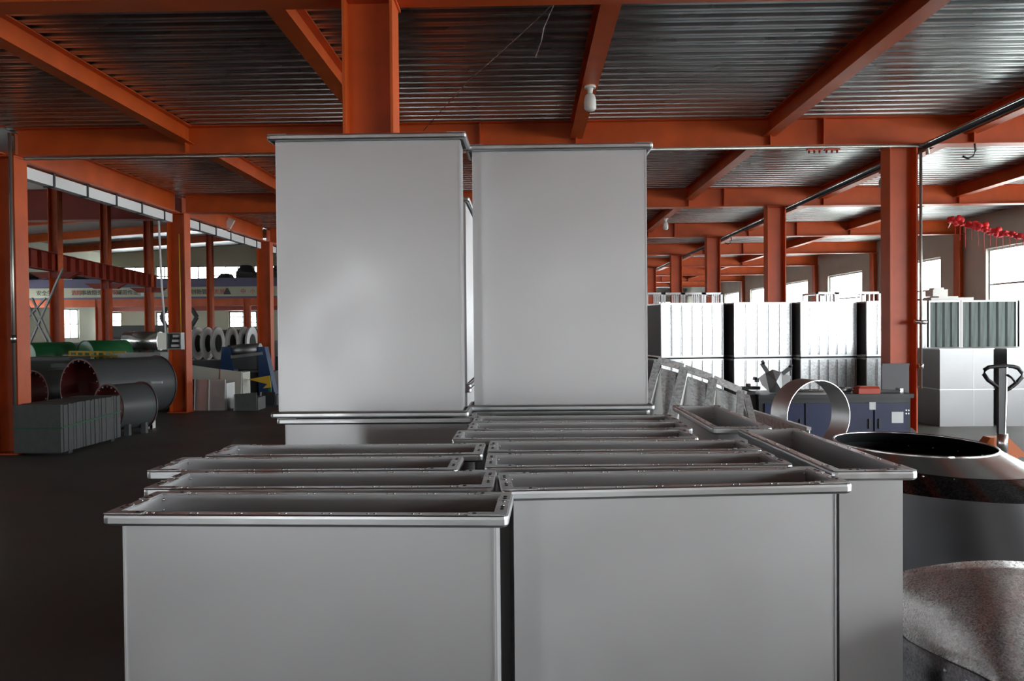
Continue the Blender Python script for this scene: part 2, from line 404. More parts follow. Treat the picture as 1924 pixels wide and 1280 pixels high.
# tall hall roof (slopes up towards the workshop) and the wall strip above the low deck
b = MB(); b.hexa([(XHALL-.3, YB, 8.0), (XL+1.5, YB, 9.6), (XL+1.5, YF+.2, 9.6), (XHALL-.3, YF+.2, 8.0), (XHALL-.3, YB, 8.2), (XL+1.5, YB, 9.8), (XL+1.5, YF+.2, 9.8), (XHALL-.3, YF+.2, 8.2)])
b.build('ceiling_tall_hall', M['dull'])['kind'] = 'structure'
MB().box(XL-.3, XL-.15, YB, YF, ZT+.3, 9.6).build('wall_upper', M['wallfar'])['kind'] = 'structure'
for k, y in enumerate((14, 22, 30, 38, 44, 50, 56)):
    o = MB().hexa([(XHALL, y-.15, 7.5), (XL-.4, y-.15, 9.1), (XL-.4, y+.15, 9.1), (XHALL, y+.15, 7.5), (XHALL, y-.15, 7.98), (XL-.4, y-.15, 9.58), (XL-.4, y+.15, 9.58), (XHALL, y+.15, 7.98)]).build('roof_rafter', M['orange'])
    tag(o, 'sloping orange roof rafter of the tall hall beyond the edge columns', 'beam', 'tall hall rafters')

# ------------------------------------------------------------------ rectangular ducts (the main subject)
OW, OD, BW, BD, DH = .905, .24, .84, .176, 1.285
def rrect(hx, hy, r, z, n=3):
    P = []
    for cx, cy, a0 in ((hx-r, hy-r, 0), (-hx+r, hy-r, PI/2), (-hx+r, -hy+r, PI), (hx-r, -hy+r, 1.5*PI)):
        for k in range(n+1):
            a = a0 + PI/2*k/n; P.append((cx+r*math.cos(a), cy+r*math.sin(a), z))
    return P
def flange_mb():     # top at z=0, hanging down
    b = MB(); e = (OW-BW)/2
    prof = [(.0005, -.0015), (.0005, 0), (e-.006, 0), (e-.001, -.0025), (e, -.008), (e, -.020), (e-.004, -.0255), (e-.010, -.028), (e-.016, -.0285),
            (e-.016, -.0265), (e-.006, -.0235), (e-.003, -.018), (e-.003, -.008), (e-.008, -.0035), (.0005, -.0035)]
    rs = []
    for o, z in prof: rs.append(rrect(BW/2+o, BD/2+o, .0015 + o*.45, z))
    b.rings(rs, sm=False); return b
def body_mb():
    b = MB(); t = .0016
    o = [(-BW/2,-BD/2), (BW/2,-BD/2), (BW/2,BD/2), (-BW/2,BD/2)]; i_ = [(x-math.copysign(t, x), y-math.copysign(t, y)) for x, y in o]
    N = 14
    for P, flip in ((o, False), (i_, True)):
        for k in range(4):
            (xa, ya), (xb, yb) = P[k], P[(k+1) % 4]
            if flip: b.quad((xb,yb,.0015), (xa,ya,.0015), (xa,ya,DH-.0015), (xb,yb,DH-.0015))
            else: b.quad((xa,ya,.0015), (xb,yb,.0015), (xb,yb,DH-.0015), (xa,ya,DH-.0015))
    for z in (.0015, DH-.0015):
        for k in range(4):
            k2 = (k+1) % 4; b.quad((*o[k], z), (*o[k2], z), (*i_[k2], z), (*i_[k], z))
    # folded seam strip on one narrow end and stiffening edge on the faces
    b.box(BW/2, BW/2+.004, -BD/2+.004, -BD/2+.014, .03, DH-.03)
    b.box(-BW/2, -BW/2+.003, -BD/2-.003, -BD/2, .03, DH-.03); b.box(BW/2-.003, BW/2, -BD/2-.003, -BD/2, .03, DH-.03)
    return b
def corner_mb(sx, sy):   # L shaped plate with two bolt holes, lying in the flange corner
    b = MB(); hx, hy = OW/2-.004, OD/2-.004; w = .026; L_ = .085
    z0, z1 = .0002, .0022
    def bx(xa, xb, ya, yb, m=0, za=z0, zb=z1):
        X = sorted((sx*xa, sx*xb)); Y = sorted((sy*ya, sy*yb)); b.box(X[0], X[1], Y[0], Y[1], za, zb, m)
    bx(hx-L_, hx, hy-w, hy); bx(hx-w, hx, hy-L_, hy-w)
    for (x, y) in ((hx-w/2, hy-L_+.012), (hx-w/2, hy-L_+.032), (hx-L_+.014, hy-w/2)):
        c = (sx*x, sy*y, z1+.0002); b.cyl(c, (c[0], c[1], z1+.0012), .0045, 8, m=1)
    return b
def rivets_mb():
    b = MB(); e = (OW-BW)/2
    n = 8
    for k in range(n):
        x = -BW/2+.07 + (BW-.14)*k/(n-1)
        for dx in (-.008, .008):
            for sy in (-1, 1): b.ball((x+dx, sy*(BD/2+e*.45), .0), .0036, 6, .0028)
    for sx in (-1, 1):
        for k in range(2):
            b.ball((sx*(BW/2+e*.45), -.02+.04*k, .0), .0036, 6, .0028)
    return b
def seam_mb():
    b = MB()
    for sx in (-1, 1):
        for sy in (-1, 1):
            for k in range(16): b.ball((sx*(BW/2-.005), sy*(BD/2-.005), -.012-.026*k), .0042, 6)
    return b
duct_proto = None
def duct(label, p, q, z0=0.0, group='rectangular ducts', lay=False):
    """p,q: two outer rim corners (front edge, left then right as seen along +normal)"""
    global duct_proto
    p = Vector(p); q = Vector(q); a = math.atan2(q.y-p.y, q.x-p.x)
    mid = (p+q)/2; c = mid + Vector((-math.sin(a), math.cos(a), 0))*OD/2
    if duct_proto is None:
        t = thing('rectangular_duct', label, 'duct', (0,0,0), 0, group)
        body_mb().build('duct_body', M['satin'], t)
        f = flange_mb().build('flange', M['flange'], t, (0, 0, DH))
        for sx in (-1, 1):
            for sy in (-1, 1): corner_mb(sx, sy).build('corner_plate', [M['plate'], M['dark']], f)
        rv = rivets_mb().build('rivet_row', M['plate'], f); rv['kind'] = 'stuff'
        sb = seam_mb().build('seam_beads', M['plate'], t, (0, 0, DH)); sb['kind'] = 'stuff'
        f2 = link('flange', f.data, t, (0, 0, 0)); f2.rotation_euler.x = PI
        duct_proto = t
    else: t = copy_tree(duct_proto)
    t['label'] = label; t['group'] = group
    t.location = (c.x, c.y, z0); t.rotation_euler.z = a
    return t
ZR = 1.29
def rimpair(xl, yl, xr, yr, z=ZR):
    """two rim corners read on the rim plane, forced to the true outer width about their middle"""
    p = onz(xl, yl, z); q = onz(xr, yr, z); m = (p+q)/2; d = (q-p).normalized()*OW/2
    return m-d, m+d
FL = 'floor standing rectangular ducts'
duct('large satin steel duct at the front, beside the dark floor, rim lowest in the picture', *rimpair(183, 963, 961, 966), group=FL)
def lrow(xl, Yf, label, a=0.0, z0=0.0):        # long side across the view, left outer corner at px xl
    x = at(xl, 800, Yf).x; p = Vector((x, Yf, 0)); q = p + Vector((OW*math.cos(a), OW*math.sin(a), 0)); return duct(label, p, q, z0, FL)
lrow(264, 1.957, 'rectangular duct directly behind the front one beside the dark floor, bright rivets on rim')
lrow(271, 2.205, 'rectangular duct, third from the front beside the dark floor, rim shifted outward')
lrow(382, 2.475, 'rectangular duct, fourth from the front beside the dark floor, before the tower duct', .005)
lrow(519, 3.50, 'floor duct underneath the taller upright duct, only its upper strip showing', -.003)
rr = rimpair(946, 919, 1600, 905)
duct('large satin steel duct at the front centre, its wide face filling the lower middle', *rr, group=FL)
def mrow(xl, Yf, label, a=0.0): return lrow(xl, Yf, label, a)
mrow(909, 2.245, 'rectangular duct directly behind the front centre one, dark trough and pale corner plate', .02)
mrow(914, 2.525, 'rectangular duct, third back from the front centre one', .012)
mrow(848, 2.815, 'rectangular duct, fourth back from the front centre one, jutting toward the tower', .006)
mrow(876, 3.075, 'rectangular duct, fifth back from the front centre one', .004)
mrow(886, 3.33, 'rectangular duct, sixth back, just before the shorter upright duct', .004)
mrow(874, 3.775, 'floor duct underneath the shorter upright duct, mostly hidden by rims', .004)
def drow(xr, Yn, label, z0=0.0, a=PI/2+.0, shift=0, grp=FL):     # long side along the depth; near right outer corner at px xr
    x = at(xr, 800, Yn).x; p = Vector((x, Yn, 0)); q = p + Vector((OW*math.cos(a), OW*math.sin(a), 0)); return duct(label, p, q, z0, grp)
drow(1727, 2.155, 'rectangular duct turned end-on beside the dark elbow, narrow bright face with glare', a=PI/2+.02)
drow(1452, 3.09, 'rectangular duct turned end-on, behind the near end-on duct, before the hoppers', a=PI/2-.01)
UP = 'upright ducts standing on other ducts'
def tower(xl, Yf, z0, label, a=0.0):
    x = at(xl, 620, Yf).x; p = Vector((x, Yf, 0)); q = p + Vector((OW*math.cos(a), OW*math.sin(a), 0)); return duct(label, p, q, z0, UP)
tower(504.5, 3.475, 1.2905, 'taller looking upright duct of satin steel with a bright glare spot, beside the decoiler')
tower(876.5, 3.72, 1.2905, 'upright duct with faint smudges on its satin face, standing before the orange beams')
drow(886, 5.2, 'narrow duct glimpsed in the gap between the two upright ducts', 1.2905, grp=UP)
drow(886, 5.2, 'floor duct glimpsed low in the gap between the two upright ducts')

# ------------------------------------------------------------------ big segmented elbow beside the end-on duct
def ring3(c, nrm, rx, seg=48, ry=None):
    return MB().circ(c, nrm, rx, seg, ry)
Ce = onz(1716, 834, 1.06)
t = thing('duct_elbow', 'large round dark segmented elbow standing open end up beside the pallet truck', 'duct elbow', (0,0,0))
def eb(x, y, z): return Vector((Ce.x+x, Ce.y+y, z))
n0 = Vector((.02,-.02,1)).normalized()
rr0 = (onz(1861, 834, 1.06)-onz(1577, 834, 1.06)).length/2
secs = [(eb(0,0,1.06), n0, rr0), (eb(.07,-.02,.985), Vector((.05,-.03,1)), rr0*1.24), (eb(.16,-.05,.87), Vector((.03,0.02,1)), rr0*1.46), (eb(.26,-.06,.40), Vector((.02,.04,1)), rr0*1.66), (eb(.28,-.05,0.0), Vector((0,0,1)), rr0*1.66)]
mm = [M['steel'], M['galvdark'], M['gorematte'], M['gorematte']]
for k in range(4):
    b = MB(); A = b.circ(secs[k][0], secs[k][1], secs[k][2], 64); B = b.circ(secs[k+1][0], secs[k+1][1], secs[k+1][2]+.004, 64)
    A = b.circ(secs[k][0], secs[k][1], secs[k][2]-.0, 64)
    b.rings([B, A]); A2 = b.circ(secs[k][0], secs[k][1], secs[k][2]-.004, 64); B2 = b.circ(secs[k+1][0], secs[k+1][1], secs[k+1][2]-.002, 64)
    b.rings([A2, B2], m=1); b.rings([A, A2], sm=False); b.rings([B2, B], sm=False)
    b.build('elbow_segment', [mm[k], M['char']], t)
b = MB(); path = b.circ(secs[0][0], n0, rr0, 64); b.tube(path+path[:1], .006, 8); b.build('rolled_rim', M['steel'], t)
b = MB()
for k in range(24):
    a = 2*PI*k/24; c = secs[1][0]; u = b.circ(c, secs[1][1], secs[1][2]+.006, 24)[k]; b.ball(u-Vector((0,0,.012)), .006, 6)
o = b.build('rivet_row', M['plate'], t); o['kind'] = 'stuff'

# spangled wide gore lying in front of the elbow, with its dark neighbour below
t = thing('spangled_elbow', 'spangled galvanised elbow gore with diagonal shine, lying beside the end-on duct', 'duct elbow', (0,0,0))
P0 = at(1640, 1100, 1.72); ax = (at(1900, 1330, 1.18) - at(1708, 1070, 1.86)).normalized()
# gore built as a cone strip: upper rim arc and lower rim arc, both three dimensional
up_ = [at(1670, 1086, 2.66), at(1708, 1072, 2.58), at(1780, 1060, 2.48), at(1850, 1055, 2.42), at(1924, 1057, 2.42), at(2010, 1068, 2.50), at(2100, 1090, 2.62)]
lo_ = [at(1690, 1186, 2.36), at(1710, 1205, 2.28), at(1775, 1238, 2.08), at(1840, 1268, 1.94), at(1900, 1300, 1.86), at(1990, 1330, 1.84), at(2090, 1380, 1.92)]
def loft_strip(U, L_, nu, nv, bulge, th=.0025):
    def smooth(P, s):
        x = s*(len(P)-1); i = min(int(x), len(P)-2); f = x-i
        p0 = P[max(i-1, 0)]; p1 = P[i]; p2 = P[i+1]; p3 = P[min(i+2, len(P)-1)]
        return .5*((2*p1)+(p2-p0)*f+(2*p0-5*p1+4*p2-p3)*f*f+(3*p1-p0-3*p2+p3)*f**3)
    G = [[None]*(nv+1) for _ in range(nu+1)]
    for i in range(nu+1):
        a = smooth(U, i/nu); c = smooth(L_, i/nu)
        for j in range(nv+1):
            v = j/nv; G[i][j] = a.lerp(c, v) + bulge*math.sin(PI*v)
    b = MB(); nr = (G[nu//2][nv]-G[nu//2][0]).cross(G[nu][nv//2]-G[0][nv//2]).normalized()*th
    for off, fl in ((0, 0), (1, 1)):
        idx = [[b.pts([G[i][j]+nr*off]) for j in range(nv+1)] for i in range(nu+1)]
        for i in range(nu):
            for j in range(nv):
                q = (idx[i][j], idx[i][j+1], idx[i+1][j+1], idx[i+1][j]); b.face(q[::-1] if fl else q, 0, True)
        if off == 0: I0 = idx
        else:
            for i in range(nu):
                b.face((I0[i][0], I0[i+1][0], idx[i+1][0], idx[i][0])); b.face((I0[i][nv], idx[i][nv], idx[i+1][nv], I0[i+1][nv]))
            for j in range(nv):
                b.face((I0[0][j], idx[0][j], idx[0][j+1], I0[0][j+1])); b.face((I0[nu][j], I0[nu][j+1], idx[nu][j+1], idx[nu][j]))
    return b
loft_strip(up_, lo_, 36, 10, Vector((-.01,-.03,.02))).build('elbow_segment', M['gore'], t)
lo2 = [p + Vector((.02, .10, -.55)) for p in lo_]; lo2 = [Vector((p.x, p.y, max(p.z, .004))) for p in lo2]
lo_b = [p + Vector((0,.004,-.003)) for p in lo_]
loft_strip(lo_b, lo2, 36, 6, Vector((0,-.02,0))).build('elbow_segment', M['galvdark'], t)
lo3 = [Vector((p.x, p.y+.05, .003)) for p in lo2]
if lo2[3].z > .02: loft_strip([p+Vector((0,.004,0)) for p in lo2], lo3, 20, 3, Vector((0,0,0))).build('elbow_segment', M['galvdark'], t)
b = MB()
for k in range(10):
    s = k/9*(len(lo_)-1); i = min(int(s), len(lo_)-2); p = lo_[i].lerp(lo_[i+1], s-i); b.ball(p+Vector((0,-.004,-.03)), .006, 6)
o = b.build('rivet_row', M['plate'], t); o['kind'] = 'stuff'

# ------------------------------------------------------------------ things behind, middle ground
# pyramid hoppers in a leaning frame
Yh = 5.4
rail = [(1238, 676), (1286, 692), (1342, 713), (1392, 737)]
foot = [(1186, 830), (1242, 846), (1308, 860), (1366, 876), (1418, 810)]
def P(px, py, Y): return at(px, py, Y)
bays = [((1236,677),(1284,690),(1250,822),(1204,800)), ((1287,692),(1338,710),(1318,838),(1256,822)), ((1341,712),(1392,734),(1386,852),(1322,838)), ((1390,738),(1402,742),(1416,800),(1372,860))]
for k, (a, c, d, e) in enumerate(bays):
    t = thing('sheet_hopper', ['zinc transition hopper in the leaning row, half hidden by the upright duct', 'zinc transition hopper in the leaning row, second from the upright duct',
              'zinc transition hopper in the leaning row, third from the upright duct', 'narrow zinc hopper ending the leaning row, by the dark cabinet side'][k], 'hopper', (0,0,0), 0, 'leaning hoppers')
    Y0 = Yh + .05*k + .12*(k == 3)
    A, C, D, E = P(*a, Y0+.12), P(*c, Y0+.12), P(*d, Y0-.25), P(*e, Y0-.25)
    for p0, p1 in ((A, C), (C, D), (D, E), (E, A)): MB().bar(p0, p1, .05, .012, up=(0,-1,.3)).build('frame_bar', M['zincsheet'], t)
    back_ = Vector((.02, .38, .05)); apex = A.lerp(C, .15)+Vector((0,.0,-.07)); m1 = E.lerp(D, .55)+Vector((0,-.06,0)); m0 = (A+C+D+E)/4+back_
    b = MB()
    E2 = E.lerp(D, .04); D2 = D.lerp(E, .04)
    A1 = A.lerp(C, .12)+Vector((0,.02,-.05)); m1 = E.lerp(D, .50)+Vector((0,.20,0))
    tri = [(A1, E2, m1), (A1, m1, D2), (A1, D2, C.lerp(D, .04)+Vector((0,.06,-.03)))]
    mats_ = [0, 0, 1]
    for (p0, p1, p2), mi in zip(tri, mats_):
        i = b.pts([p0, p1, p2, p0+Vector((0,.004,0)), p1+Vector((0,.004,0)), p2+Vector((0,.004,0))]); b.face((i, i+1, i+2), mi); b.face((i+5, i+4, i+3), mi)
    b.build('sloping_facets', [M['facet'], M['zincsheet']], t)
    # support stays down to the floor so the row stands
    for q in (D, E): MB().bar(q, (q.x, q.y, .0), .03).build('leg', M['galv'], t)

# rolled ring standing on a low zinc trough
Yr = 5.75; pc = at(1539, 783, Yr); rad = 68*Yr/F; back_dir = Vector((-.27, .96, 0)).normalized()
t = thing('zinc_trough', 'low galvanised trough behind the end-on ducts, bright folded edge', 'trough', (0,0,0))
TZ = pc.z-rad-.006
ZE = 1.03; tl = onz(1412, 772, ZE); tr_ = onz(1520, 806, ZE)
MB().bar(tl, tr_, .03, .02).build('folded_edge', M['coil'], t)
b = MB(); nrm = Vector((-(tr_-tl).y, (tr_-tl).x, 0)).normalized()*-.0
dd = (tr_-tl); sd = Vector((dd.y, -dd.x, 0)).normalized()
b.hexa([tl+Vector((0,0,-ZE)), tr_+Vector((0,0,-ZE)), tr_+Vector((0.01,.01,-ZE)), tl+Vector((0.01,.01,-ZE)), tl+Vector((0,0,-.01)), tr_+Vector((0,0,-.01)), tr_+Vector((0.01,.01,-.01)), tl+Vector((0.01,.01,-.01))])
b.build('side_panel', M['galv'], t)
b = MB(); b.hexa([tl+Vector((.01,.01,TZ-ZE-.01)), tr_+Vector((.01,.01,TZ-ZE-.01)), tr_+Vector((.62,.02,TZ-ZE-.01)), tl+Vector((.75,-.05,TZ-ZE-.01)), tl+Vector((.01,.01,TZ-ZE-.003)), tr_+Vector((.01,.01,TZ-ZE-.003)), tr_+Vector((.62,.02,TZ-ZE-.003)), tl+Vector((.75,-.05,TZ-ZE-.003))])
b.build('floor_panel', M['galv'], t)
q = tl+Vector((.75,-.05,0)); w = tr_+Vector((.62,.02,0))
for c in (q, w): MB().bar((c.x, c.y, 0), (c.x, c.y, TZ-.01), .04).build('leg', M['galv'], t)
t = thing('rolled_ring', 'thin rolled steel ring standing on edge before the blue cabinet', 'steel ring', (0,0,0))
MB().pipe(pc, pc+back_dir*.21, rad, .004, 64, mr=1).build('ring_band', [M['satin'], M['steel']], t)
MB().bar(pc+Vector((0,0,rad-.006)), pc+back_dir*.19+Vector((0,0,rad-.006)), .012, .004).build('weld_seam', M['steel'], t)

# blue cabinet / workbench
Yc = 9.4
t = thing('workshop_cabinet', 'long dark blue steel cabinet with charcoal frame and tools on top', 'cabinet', (0,0,0))
xa, xb = at(1427, 800, Yc).x, at(1712, 800, Yc).x; zt = at(1560, 741, Yc).z; dp = .62
MB().box(xa, xb, Yc+.02, Yc+dp, .0, zt-.05).build('cabinet_body', M['char'], t)
MB().box(xa-.02, xb+.02, Yc-.03, Yc+dp+.02, zt-.05, zt).build('top', M['char'], t)
dx = (xb-xa); splits = [0.03, .30, .545, .755, .985]
for i in range(4):
    d = MB().box(xa+dx*splits[i]+.01, xa+dx*splits[i+1]-.01, Yc-.002, Yc+.02, .09, zt-.11).build('door', M['navy'], t)
    hx = xa+dx*(splits[i+1]-.03) if i != 3 else xa+dx*(splits[3]+.035)
    MB().box(hx-.012, hx+.012, Yc-.02, Yc-.002, zt-.42, zt-.30).build('door_handle', M['char'], d)
for i in range(2):
    for j in range(2):
        for zz in (zt-.20, zt-.62):
            MB().cyl((xb-.06+.03*i, Yc-.004, zz-.04*j), (xb-.06+.03*i, Yc+.02, zz-.04*j), .009, 8).build('bolt', M['steel'], t)
lx0, lx1 = at(1633, 760, Yc).x, at(1645, 760, Yc).x
tag(MB().box(lx0, lx1, Yc-.006, Yc-.003, at(1640, 770, Yc).z, at(1640, 756, Yc).z).build('label_sticker', M['paper'], t))
tag(MB().box(at(1675,790,Yc).x, at(1697,790,Yc).x, Yc-.006, Yc-.003, at(1690, 795, Yc).z, at(1690, 774, Yc).z).build('white_sticker', M['paper'], t))
# side bracket sloping to the floor
MB().bar((xb+.03, Yc+.1, .0+.42), (xb+.42, Yc-.05, .02), .02, .05).build('side_brace', M['dull'], t)
# dark side bench left of it
t = thing('side_bench', 'dark brown grey bench end between the hoppers and the blue cabinet', 'bench', (0,0,0))
bx0 = at(1400, 760, Yc+.1).x
MB().box(bx0, xa-.01, Yc+.1, Yc+.9, 0, zt-.01).build('bench_body', M['char'], t)
MB().box(bx0-.02, xa-.03, Yc+.06, Yc+.95, zt-.01, zt+.03).build('top', M['char'], t)
# hopper cone with lugs on the bench
hc = at(1451, 716, Yc+.35)
t = thing('lugged_cone', 'grey sheet cone with three bent lugs lying on the cabinet top', 'sheet cone', (0,0,0))
b = MB(); base = [(1425,708),(1432,722),(1446,735),(1456,736),(1470,733),(1482,722),(1487,705),(1468,697),(1452,692),(1438,698)]
fr = [at(x, y, Yc+.22) for x, y in base]; bk = [at(1455+(x-1455)*.55, 716+(y-716)*.6, Yc+.50) for x, y in base]
low = min(p.z for p in fr+bk); sh = Vector((0,0, zt+.002-low)) if True else 0
fr = [p+sh for p in fr]; bk = [p+sh for p in bk]
b.rings([fr, bk], sm=False, cap1=True); b.face([b.pts([p])for p in fr][::-1] if False else range(0, 10))
b.build('cone_shell', M['dull'], t)
rid = MB(); ctr = (fr[3]+fr[8])/2+Vector((0,-.10,0))
i = rid.pts([fr[7], fr[8], fr[9], fr[2], fr[3], fr[4], ctr]); rid.face((i+1, i, i+6)); rid.face((i+2, i+1, i+6)); rid.face((i+3, i+2, i+6)); rid.face((i+4, i+3, i+6)); rid.face((i+5, i+4, i+6)); rid.face((i, i+5, i+6))
rid.build('folded_front', M['dull'], t)
for (x0, y0, x1, y1, x2, y2) in ((1444,700,1431,680,1436,677), (1470,700,1487,687,1484,683), (1426,712,1418,712,1419,706)):
    A, B, C = at(x0,y0,Yc+.22)+sh, at(x1,y1,Yc+.22)+sh, at(x2,y2,Yc+.22)+sh
    b = MB(); b.bar(A, B, .05, .008, up=(0,1,0)); b.bar(B, C, .05, .008, up=(0,1,0)); b.build('lug', M['platedark'], t)
def on_top(px, name, label, cat, fn, yo=.2):
    p = at(px, 740, Yc+yo); t = thing(name, label, cat, (p.x, Yc+yo, zt+.001)); fn(t); return t
def red_box(t):
    MB().box(-.13, .13, -.09, .09, 0, .06).build('case_body', M['redplastic'], t)
    MB().hexa([(-.13,-.09,.062),(.13,-.09,.062),(.13,.09,.062),(-.13,.09,.062),(-.10,-.06,.085),(.12,-.06,.085),(.12,.06,.085),(-.10,.06,.085)]).build('lid', M['redplastic'], t)
on_top(1628, 'tool_case', 'small red tool case on the blue cabinet top', 'tool case', red_box, .12)
def drill(t):
    MB().cyl((-.12,0,.035), (.05,0,.035), .034, 12).build('drill_body', M['dull'], t); MB().cyl((.05,0,.035), (.12,0,.035), .016, 10).build('chuck', M['steel'], t)
    MB().bar((-.09,0,.035), (-.14,-.10,.02), .035).build('grip', M['redplastic'], t)
on_top(1590, 'power_drill', 'grey hand drill lying beside the red tool case', 'power tool', drill)
def rod(t): MB().cyl((-.35,0,.015), (.35,.1,.015), .014, 8).build('rod_shaft', M['steel'], t); MB().cyl((-.4,-.005,.015), (-.35,0,.015), .02, 8).build('rod_end', M['char'], t)
on_top(1545, 'steel_bar', 'long bright steel bar lying on the cabinet top behind the ring', 'bar', rod, .38)
def clamp(t): MB().box(-.14,.16,-.02,.02,0,.03).build('clamp_bar', M['char'], t); MB().box(.1,.14,-.025,.09,.0,.05).build('clamp_jaw', M['steel'], t)
on_top(1674, 'bar_clamp', 'dark clamp with bright jaw at the cabinet corner', 'clamp', clamp)
def disc(t): MB().cyl((0,0,0), (0,0,.022), .09, 20).build('disc_body', M['redplastic'], t); MB().cyl((0,0,.022), (0,0,.035), .02, 12).build('disc_hub', M['steel'], t)
on_top(1577, 'grinding_disc', 'reddish grinding disc on the cabinet top behind the steel ring', 'disc', disc, .55)
def bits(t):
    MB().box(-.12,.1,-.04,.05,0,.04).build('scrap_body', M['char'], t); MB().cyl((-.04,0,.04),(-.04,0,.075),.03,10).build('knob', M['dull'], t)
p = at(1412, 735, Yc+.4); t = thing('vise', 'small dark vise on the bench end beside the hoppers', 'vise', (p.x, Yc+.4, zt+.031)); bits(t)

# notice plate on the right column
p0, p1 = at(1657, 738, ROW[4]-.32), at(1708, 683, ROW[4]-.32)
o = thing('grey_cover_plate', 'flat dark grey plate standing against the column behind the cabinet', 'plate', (0,0,0))
MB().box(p0.x, p1.x, ROW[4]-.32, ROW[4]-.30, 0, p1.z).build('plate_sheet', M['platedark'], o)
MB().box(p0.x, p1.x, ROW[4]-.335, ROW[4]-.32, p1.z-.03, p1.z).build('top_fold', M['platedark'], o)

# ------------------------------------------------------------------ galvanised boxes, two high
def crate(label, x, y, z, w, d, h, rz, n, mf, group, cap=True, ms=None, gap_shade=0):
    t = thing('galvanised_box', label, 'box', (x, y, z), rz, group); ms = ms or mf
    MB().box(.012, w-.012, .012, d-.012, .01, h-.01).build('box_core', ms, t)
    if gap_shade:
        for yy in (-.016, d-.06): MB().box(0, w, yy, yy+.05, -gap_shade, -.001).build('gap_shade_strip', M['black'], t)  # black strips added as the shade in the gap between layers
    pan = None; pw = (w-.03)/n
    for k in range(n):
        if pan is None:
            b = MB(); b.hexa([(0,-.002,0),(pw-.016,-.002,0),(pw-.016,.014,0),(0,.014,0),(0,-.002,h-.05),(pw-.016,-.002,h-.05),(pw-.016,.014,h-.05),(0,.014,h-.05)]); b.box(pw-.030, pw-.022, -.014, 0, 0, h-.05)
            pan = b.build('panel', mf, t, (.015, 0, .025))
        else: link('panel', pan.data, t, (.015+pw*k, 0, .025))
    b = MB(); f = .03
    for (a0, a1, c0, c1, z0_, z1_) in ((0,w,-.012,.02,0,f),(0,w,-.012,.02,h-f,h),(0,f*.7,-.012,.02,f,h-f),(w-f*.7,w,-.012,.02,f,h-f),
                                       (0,.02,.02,d,0,f),(0,.02,.02,d,h-f,h),(w-.02,w,.02,d,h-f,h),(0,w,d-.02,d,h-f,h)): b.box(a0,a1,c0,c1,z0_,z1_)
    b.build('edge_frame', M['flange'], t); return t
YG = 14.85; HB = 1.065; yawb = 0.0
gpos = [(1242, 1365, 6, 'the first by the upright duct'), (1379, 1495, 5, 'the second'), (1504, 1618, 6, 'the third'), (1628, 1696, 3, 'the fourth, half behind the orange column')]
YAWB = math.radians(11)
for lev in (0, 1):
    for k, (xa_, xb_, n, w_) in enumerate(gpos):
        A = at(xa_, 620, YG); wdt = (at(xb_, 620, YG).x - A.x)/math.cos(YAWB)
        names = ['beside the upright duct', 'behind the lugged cone', 'behind the steel ring', 'half behind the orange column']
        crate(('bright spangled ribbed box, upper layer, ' if lev else 'ribbed galvanised box, lower layer, ') + names[k], A.x, YG, lev*(HB+.036), wdt, 1.12, HB-.016*lev, YAWB, n, M['galv'], 'ribbed boxes stacked two high', ms=M['platedark'], gap_shade=.035*lev)  # near-black core puts the shade of the left faces into colour
# second and third ranks behind the first one
for j, (px_, Yk, nm) in enumerate(((1233, 16.3, 'second rank'), (1222, 17.7, 'third rank'))):
    for lev in (0, 1):
        A = at(px_-1, 620, Yk); crate(f"ribbed box edge in the {nm} beside the upright duct, {'upper' if lev else 'lower'} layer", A.x, Yk, lev*(HB+.036), 1.25, 1.12, HB-.016*lev, YAWB, 5, M['galv'], 'ribbed boxes stacked two high', ms=M['platedark'], gap_shade=.035*lev)  # same dark core as painted shade on the visible sides
# open frames of a further rank showing on top
Yq = 19.4
for k, (xa_, xb_, y0_, y1_, lab) in enumerate(((1214,1246,550,572,'galvanised open frame above the boxes, nearest the upright duct'), (1247,1283,550,572,'galvanised open frame above the boxes, second from the upright duct'),
        (1284,1322,550,572,'galvanised open frame above the boxes, third from the upright duct'), (1323,1358,550,572,'galvanised open frame above the boxes, fourth from the upright duct'),
        (1534,1572,549,570,'pale open frame above the boxes by the wall windows, first'), (1573,1655,549,570,'pale open frame above the boxes behind the orange column'))):
    A = at(xa_, y0_, Yq); B = at(xb_, y0_, Yq); t = thing('open_box_frame', lab, 'box', (A.x, Yq, 0), 0, 'open frames behind the boxes')
    w = B.x-A.x; h = A.z
    MB().box(0, w, .0, 1.0, 0, 1.9).build('lower_box', M['galv'], t)
    b = MB()
    for x in (0, w-.05): b.box(x, x+.05, 0, .05, 1.9, h); b.box(x, x+.05, .95, 1.0, 1.9, h)
    b.box(0, w, 0, .05, h-.05, h); b.box(0, w, .95, 1.0, h-.05, h); b.box(0, .05, .05, .95, h-.05, h); b.box(w-.05, w, .05, .95, h-.05, h); b.build('top_frame', M['flange'], t)
    sl = None
    for q in range(5):
        if sl is None: sl = MB().box(0, .025, .05, .07, 1.9, h-.05).build('slat', M['galv'], t, (w*.45, 0, 0))
        else: link('slat', sl.data, t, (w*.45+q*w*.1, 0, 0))
